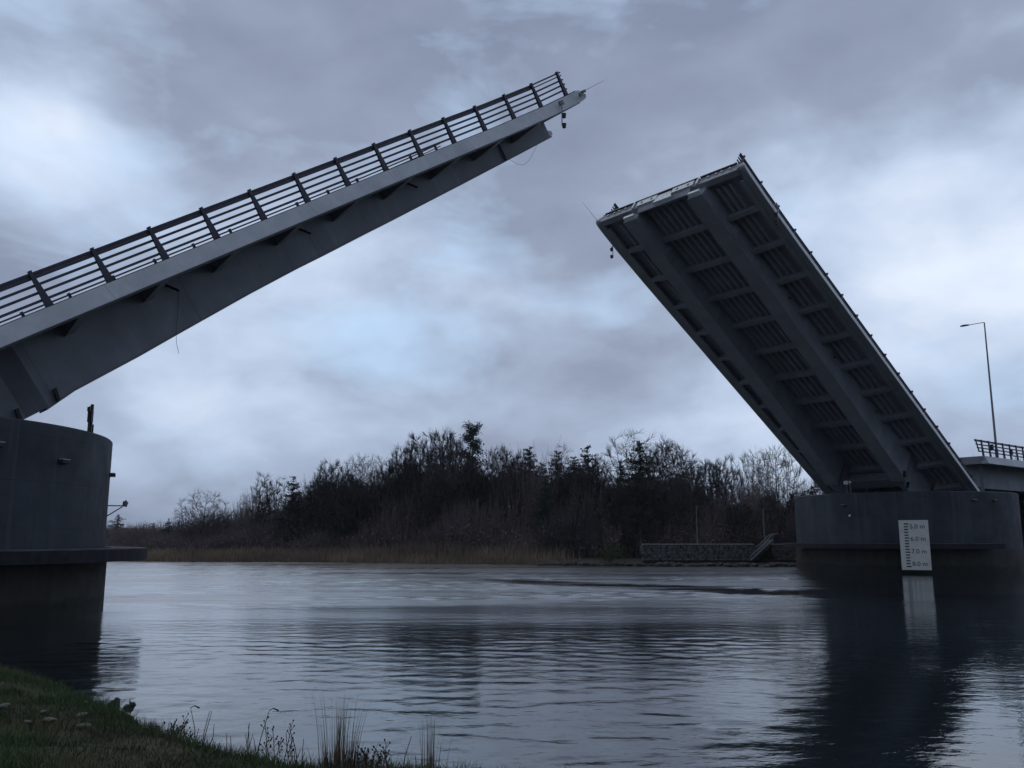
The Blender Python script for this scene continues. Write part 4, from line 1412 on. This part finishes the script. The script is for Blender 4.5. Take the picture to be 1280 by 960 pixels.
# (kind, seed, x, y, height, width factor, label)
TREES = [
    ('wide', 0, -43.5, 126, 9.3, 1.05, 'lone round-crowned bare tree standing out against the sky beyond the reeds'),
    ('conw', 1, -66.0, 150, 5.6, 1.3, 'small bushy dark tree nearest the near pier on the skyline'),
    ('cond', 2, -60.0, 150, 4.2, 1.5, 'low dark conifer between the bushy tree by the pier and the lone bare tree'),
    ('conw', 1, -55.0, 148, 4.4, 1.3, 'low dark conifer second from the lone round bare tree'),
    ('cond', 1, -50.5, 132, 5.0, 1.1, 'small ragged conifer just beside the lone round bare tree'),
    ('tallp', 0, -37.0, 124, 8.6, 1.2, 'low thin bare tree between the lone round tree and the twin poplar-like trees'),
    ('tall', 1, -35.0, 125, 11.6, 1.15, 'slender upright bare tree with pale twigs left of the dark pointed conifer'),
    ('tall', 2, -33.0, 126, 11.0, 1.15, 'slender upright bare tree touching the dark pointed conifer'),
    ('conw', 3, -30.0, 122, 10.6, 1.0, 'broad dark pointed conifer among bare trees at the thin end of the wood'),
    ('con', 4, -27.3, 121, 9.4, 0.9, 'smaller pointed conifer beside the broad dark pointed one'),
    ('round', 1, -25.0, 124, 13.4, 0.8, 'bare tree with open round crown next to the smaller pointed conifer'),
    ('roundp', 0, -22.0, 128, 14.4, 0.8, 'pale bare tree behind the dip before the tallest group'),
    ('tallp', 1, -18.8, 130, 14.2, 1.2, 'pale upright bare tree just before the tallest group of the wood'),
    ('con', 2, -21.4, 119, 10.6, 0.9, 'dark conifer in front of the pale bare trees'),
    ('ivy', 0, -14.6, 120, 15.2, 0.9, 'tall bare tree at the outer edge of the highest group'),
    ('ivy', 1, -12.3, 119, 16.6, 0.85, 'tall bare tree with dense twigs second in the highest group'),
    ('ivy', 2, -9.9, 120, 17.6, 0.85, 'highest bare tree of the wood, rounded top of fine twigs'),
    ('ivy', 3, -7.4, 121, 16.4, 0.75, 'bare tree between the highest bare tree and the lone pine top'),
    ('pine', 0, -5.7, 126, 18.0, 0.85, 'dark green pine whose dense top rises above its neighbours'),
    ('round', 2, -2.2, 124, 15.6, 0.6, 'narrow bare tree right beside the tall dark pine'),
    ('tall', 3, -0.9, 122, 14.6, 1.1, 'thin bare tree between the tall pine and two pointed conifers'),
    ('ivyl', 0, 1.2, 118, 14.0, 0.8, 'ivy-clad tree beside the pair of pointed conifers'),
    ('con', 5, 2.4, 118, 14.2, 1.15, 'pointed conifer rising in the middle of the wood'),
    ('cond', 3, 4.1, 119, 12.0, 1.2, 'shorter ragged conifer in the dip in the middle of the wood'),
    ('cond', 4, 5.8, 114, 13.2, 1.3, 'ragged dark conifer, first of the dark clump before the big round bare tree'),
    ('tallp', 2, 6.7, 120, 14.9, 1.2, 'pale thin bare tree sticking out above the dark conifer clump'),
    ('con', 6, 8.0, 114, 12.4, 1.4, 'dense dark conifer in the dark clump before the big round bare tree'),
    ('conw', 5, 9.6, 112, 13.7, 0.9, 'narrow dark conifer ending the dark clump before the big round bare tree'),
    ('wide', 2, 16.5, 116, 16.6, 0.95, 'big bare tree with a wide round crown behind a dark pointed conifer'),
    ('round', 3, 20.6, 114, 15.0, 0.95, 'bare tree with forked crown beside the big wide one'),
    ('con', 7, 15.6, 108, 14.0, 1.15, 'dark pointed conifer standing before the big wide bare tree'),
    ('cond', 6, 13.2, 108, 11.6, 1.0, 'lower dark conifer at the foot of the big wide bare tree'),
    ('tall', 4, 22.6, 112, 13.0, 1.2, 'upright bare tree behind the first lamp on the far shore'),
    ('ivyl', 1, 21.6, 108, 10.6, 0.9, 'ivy-clad trunk in the low part of the wood above the stone wall'),
    ('ivy', 4, 24.4, 110, 12.2, 0.8, 'bare tree with ivy-covered fork above the stone wall'),
    ('ivy', 5, 26.4, 110, 12.4, 0.8, 'bare tree with ivy-covered stem above the steps'),
    ('roundp', 1, 30.2, 112, 13.6, 0.85, 'pale fan-shaped bare tree left of the last one before the raised leaf'),
    ('roundp', 2, 33.6, 112, 14.0, 0.85, 'pale fan-shaped bare tree partly hidden by the raised leaf'),
    ('conw', 6, 36.4, 108, 8.6, 1.0, 'low dark evergreen beside the far pier under the raised leaf'),
    ('cond', 5, 33.2, 106, 7.4, 1.1, 'low dark evergreen left of the far pier'),
    ('conw', 1, 58.5, 104, 9.5, 1.3, 'broad dark evergreen under the approach deck behind the far pier'),
    ('conw', 3, 64.0, 106, 9.5, 1.3, 'second dark evergreen under the approach deck behind the far pier'),
    ('round', 2, 42.0, 114, 13.0, 0.9, 'bare tree behind the foot of the raised leaf'),
]
for kd, sd_, x, y, h, wk, lb in TREES:
    plant_tree(kd, sd_, x, y, h, lb, wk)

# lower trees that fill the wood between the tall ones
rf = random.Random(77)
for i in range(78):
    x = rf.uniform(-33, 36)
    y = shore_y(x) + rf.uniform(9, 24)
    if x > 12: hm_k = 0.85
    else: hm_k = 1.0
    kd, sd_ = rf.choice([('ivy', 0), ('ivy', 2), ('ivy', 3), ('round', 1), ('round', 2), ('ivy', 4), ('ivyl', 0), ('ivyl', 1)])
    hm = 9.2 + 4.4 * max(0, 1 - abs(x + 2) / 30)
    o = plant_tree(kd, sd_, x, y, hm * hm_k * rf.uniform(0.75, 1.1), 'lower bare tree inside the dark wood, half hidden by scrub', rf.uniform(0.9, 1.3), rf.uniform(0, 6.28))
    o['group'] = 'lower trees inside the wood'
for i in range(16):
    x = rf.choice([rf.uniform(-31, -18), rf.uniform(-9, 12), rf.uniform(-2, 18)])
    y = shore_y(x) + rf.uniform(9, 20)
    kd, sd_ = rf.choice([('con', 2), ('con', 5), ('cond', 3), ('cond', 4), ('conw', 1), ('conw', 5)])
    o = plant_tree(kd, sd_, x, y, rf.uniform(7.5, 11.0), 'lower dark conifer inside the wood, hidden to its shoulders by scrub', rf.uniform(0.9, 1.2), rf.uniform(0, 6.28))
    o['group'] = 'lower conifers inside the wood'

bush = leafy_bush(900, 2.0, 1.6)
bush.location = (10.6, 95.5, 0.5)
tag(bush, 'mossy green bush at the end of the stone wall', 'bush')


# dense winter scrub below the trees: one uncountable mass
def scrub():
    rn = random.Random(21); mb = MB()
    prof = [(-100, 4.5), (-66, 4.4), (-50, 4.6), (-44, 6.0), (-36, 8.6), (-28, 10.2), (-20, 11.6), (-12, 12.8), (0, 12.6), (8, 12.0), (14, 10.6), (22, 9.2), (34, 9.0), (75, 10.5)]

    def hh(x):
        for (a, ha), (b, hb) in zip(prof, prof[1:]):
            if a <= x <= b: return ha + (hb - ha) * (x - a) / (b - a)
        return 6
    n = 0
    while n < 40000:
        x = rn.uniform(-100, 75)
        d = rn.uniform(6, 26)
        # shore y at this x
        y0 = shore_y(x)
        if x > 12: d = rn.uniform(7.5, 22)
        y = y0 + d
        k = 0.35 + 0.65 * min(1, (d - 5) / 12)
        h = hh(x) * k * rn.uniform(0.55, 1.0) * (0.85 + 0.75 * mnoise.noise(Vector((x * 0.16, y * 0.16, 0))))
        z = far_z(x, y)
        b = Vector((x, y, z - 0.1)); ln = Vector((rn.uniform(-1, 1), rn.uniform(-1, 1), 0)) * 0.22 * h
        m_ = b + ln * 0.4 + Z * h * 0.5; t = b + ln + Z * h
        stick(mb, b, m_, 0.035, 0.022); stick(mb, m_, t, 0.022, 0.010)
        for j in range(3):
            q = b.lerp(t, rn.uniform(0.3, 0.9)); e = q + Vector((rn.uniform(-1, 1), rn.uniform(-1, 1), rn.uniform(0.3, 1.4))) * rn.uniform(0.4, 1.0)
            stick(mb, q, e, 0.014, 0.008)
        if rn.random() < 0.8:
            leaf_clump(mb, b.lerp(t, rn.uniform(0.1, 0.72)), 0.9, 5, 0.22, rn)
        n += 1
    o = mb.build('undergrowth', M['scrub'], recalc=False)
    tag(o, 'dense dark winter scrub and brambles beneath the trees on the far bank', 'undergrowth', kind='stuff')


scrub()


def reeds():
    rn = random.Random(31); mb = MB()
    n = 0
    while n < 26000:
        x = rn.uniform(-90, 8)
        y0 = shore_y(x)
        d = rn.uniform(-0.2, 8.5) ** 1.0
        y = y0 + d
        fall = max(0, 1 - max(0, x + 6) / 14)
        if rn.random() > fall: continue
        h = rn.uniform(0.75, 1.4) * (0.6 + 0.55 * min(1, max(0, d) / 2.0)) * (0.85 + 0.4 * mnoise.noise(Vector((x * 0.12, y * 0.3, 5))))
        if x > -20 and d > 4: h *= 1.5
        blade(mb, Vector((x, y, max(0, far_z(x, y)) - 0.05)), (rn.uniform(-1, 1), rn.uniform(-1, 1)), h, 0.10, rn, 0.22, 2)
        n += 1
    o = mb.build('reeds', M['reed'], recalc=False)
    tag(o, 'belt of tan dry reeds along the far waterline', 'reeds', kind='stuff')


reeds()


# ------------------------------------------------------------------ near bank: grass, stones, dead stems
def near_grass():
    rn = random.Random(41); mb = MB()
    n = 0
    while n < 52000:
        x = rn.uniform(-16, 1.5); y = rn.uniform(8.0, 22.5)
        d = near_sd(x, y)
        if d < 0.03 or abs(x) > y * 0.70 + 1.5: continue
        cl = mnoise.noise(Vector((x * 1.1, y * 1.1, 9)))
        if rn.random() > 0.55 + 0.9 * cl + 0.3: continue
        h = rn.uniform(0.05, 0.13) * (1.0 + 0.9 * cl) + (rn.uniform(0.0, 0.16) * (0.6 + 1.2 * max(0, mnoise.noise(Vector((x * 2.6, y * 2.6, 3))))) if d < 0.55 else 0) + (0.10 * rn.random() if cl > 0.35 else 0)
        blade(mb, Vector((x, y, near_z(x, y) - 0.01)), (rn.uniform(-1, 1), rn.uniform(-1, 1)), h, 0.014, rn, 0.6, 2)
        n += 1
    o = mb.build('grass', M['grass'], recalc=False)
    tag(o, 'short damp green grass covering the near bank', 'grass', kind='stuff')


near_grass()

rn = random.Random(51)
STONES = [
    (-6.58, 14.27, 0.085, 'pale flat stone lying in the grass farthest up the bank edge'),
    (-6.12, 13.25, 0.095, 'pale flat stone between two other flat ones in the grass'),
    (-5.68, 12.35, 0.10, 'pale flat stone in the grass nearest the dead stems'),
    (-6.32, 12.7, 0.11, 'rounded pale stone, bulkiest of those in the grass'),
    (-7.29, 13.31, 0.10, 'pale flat stone in the grass at the edge of the bare patch'),
    (-6.48, 12.45, 0.07, 'small pale stone beside the bulkiest rounded stone'),
    (-6.64, 13.16, 0.06, 'small grey stone behind the bulkiest rounded stone'),
    (-7.64, 14.8, 0.035, 'tiny white pebble alone in the grass'),
    (-6.05, 13.94, 0.09, 'half-buried grey stone near the black lumps at the edge'),
]
for x, y, s, lb in STONES:
    mb = MB(); rock_bm(mb, (0, 0, 0), s * 1.0, s * 0.8, s * 0.34, rn, 2)
    o = mb.build('stone', M['pale_rock'], recalc=False, smooth=True)
    o.location = (x, y, near_z(x, y) + 0.035); o.rotation_euler = (0, 0, x * 5)
    tag(o, lb, 'stone', 'pale stones in the near grass')
mb = MB(); rock_bm(mb, (0, 0, 0.05), 0.20, 0.16, 0.20, rn, 2); rock_bm(mb, (0.10, 0, 0.18), 0.10, 0.1, 0.12, rn, 2)
o = mb.build('dark_rock', M['black'], recalc=False); o.scale = (0.5, 0.5, 0.6); o.location = (-6.42, 14.95, max(0, near_z(-6.42, 14.95)) + 0.05)
tag(o, 'dark rounded lump of rock at the water edge beside the jagged one', 'rock')
mb = MB(); rock_bm(mb, (0, 0, 0.05), 0.17, 0.12, 0.12, rn, 2); rock_bm(mb, (0.14, 0, 0.14), 0.09, 0.08, 0.09, rn, 2)
stick(mb, Vector((0.05, 0, 0.12)), Vector((0.03, 0, 0.32)), 0.045, 0.01)
o = mb.build('dark_rock', M['black'], recalc=False); o.scale = (0.5, 0.5, 0.55); o.location = (-6.16, 14.9, max(0, near_z(-6.16, 14.9)) + 0.05)
tag(o, 'jagged black lump with an upright spike at the water edge', 'rock')


def tussock(x, y, h, w, n, m, label, cat, seedheads=0, name='grass_tussock', fan=0.25):
    r_ = random.Random(int(x * 100) + 7); mb = MB()
    for i in range(n):
        a = r_.uniform(0, 6.28); q = abs(r_.gauss(0, w))
        hh = h * r_.uniform(0.35, 1.0) if i > n * 0.15 else h * r_.uniform(0.8, 1.0)
        px, py = math.cos(a) * q, math.sin(a) * q
        blade(mb, Vector((px, py, -0.05)), (px / max(w, .01) * 0.5 + r_.uniform(-.3, .3), r_.uniform(-.4, .4)), hh, 0.012, r_, fan, 4)
    o = mb.build(name, M[m], recalc=False)
    o.location = (x, y, max(near_z(x, y), -0.05))
    tag(o, label, cat, 'dead plants on the near bank')
    return o


def dead_plant(x, y, h, label, kind, n=5):
    r_ = random.Random(int(x * 77) + 3); mb = MB()
    for i in range(n):
        k = 1.0 if i == 0 else r_.uniform(0.45, 0.9)
        lean = Vector((r_.uniform(-0.25, 0.25), r_.uniform(-0.2, 0.2), 1.0)) * h * k
        b = Vector((r_.uniform(-0.18, 0.18), r_.uniform(-0.1, 0.1), -0.05)); t = b + lean; m_ = b.lerp(t, 0.5) + Vector((r_.uniform(-.03, .03), 0, 0))
        stick(mb, b, m_, 0.008, 0.006); stick(mb, m_, t, 0.006, 0.004)
        if kind == 'hook' and i == 0:
            stick(mb, t, t + Vector((0.05, 0, 0.03)), 0.005, 0.005); stick(mb, t + Vector((0.05, 0, 0.03)), t + Vector((0.12, 0, 0.0)), 0.008, 0.014)
        if kind in ('dock', 'umbel'):
            for q in range(7):
                c = b.lerp(t, 0.5 + 0.5 * q / 6); e = c + Vector((r_.uniform(-1, 1), r_.uniform(-1, 1), 0.9)) * 0.07
                stick(mb, c, e, 0.004, 0.004); rock_bm(mb, e, 0.012, 0.012, 0.014, r_, 1)
    o = mb.build('dead_plant', M['deadstem'], recalc=False)
    o.location = (x, y, max(near_z(x, y), -0.03))
    tag(o, label, 'dead plant', 'dead plants on the near bank')


tussock(-5.1, 13.2, 0.30, 0.16, 220, 'deadstem', 'dark reddish tussock on the bank shoulder below the black lumps', 'grass tussock', name='grass_tussock')
tussock(-2.0, 10.8, 1.02, 0.17, 95, 'straw', 'tall dry pale grass clump at the water edge, taller of the two', 'grass clump', fan=0.22)
tussock(-1.85, 10.65, 0.42, 0.22, 160, 'deadstem', 'brown tangled tuft at the foot of the tall dry grass clump', 'grass tussock', fan=0.4)
tussock(-0.92, 10.5, 0.85, 0.10, 34, 'straw', 'thin dry grass clump standing alone at the water edge', 'grass clump', fan=0.18)
dead_plant(-4.72, 12.9, 0.34, 'dead dock stems nearest the dark reddish tussock', 'dock', 5)
dead_plant(-4.22, 12.4, 0.56, 'tall dead stem with a hooked tip above the bank grass', 'hook', 5)
dead_plant(-4.45, 12.6, 0.26, 'short dead seedhead stems right of the hooked stem', 'dock', 6)
dead_plant(-3.72, 12.1, 0.34, 'sparse dead stems between the hooked stem and the grass clump', 'plain', 5)
dead_plant(-3.2, 11.75, 0.66, 'curved dead stalks left of the branching seedhead stems', 'hook', 6)
dead_plant(-2.92, 11.6, 0.55, 'branching dead seedhead stems beside the slanting stalks', 'umbel', 6)
dead_plant(-2.72, 11.5, 0.52, 'dark slanting dead stalks left of the tall dry grass clump', 'plain', 7)
dead_plant(-1.55, 10.6, 0.34, 'low dead seedheads right of the tall dry grass clump', 'umbel', 8)
dead_plant(-1.25, 10.55, 0.45, 'single faint stalks between the two dry grass clumps', 'plain', 3)
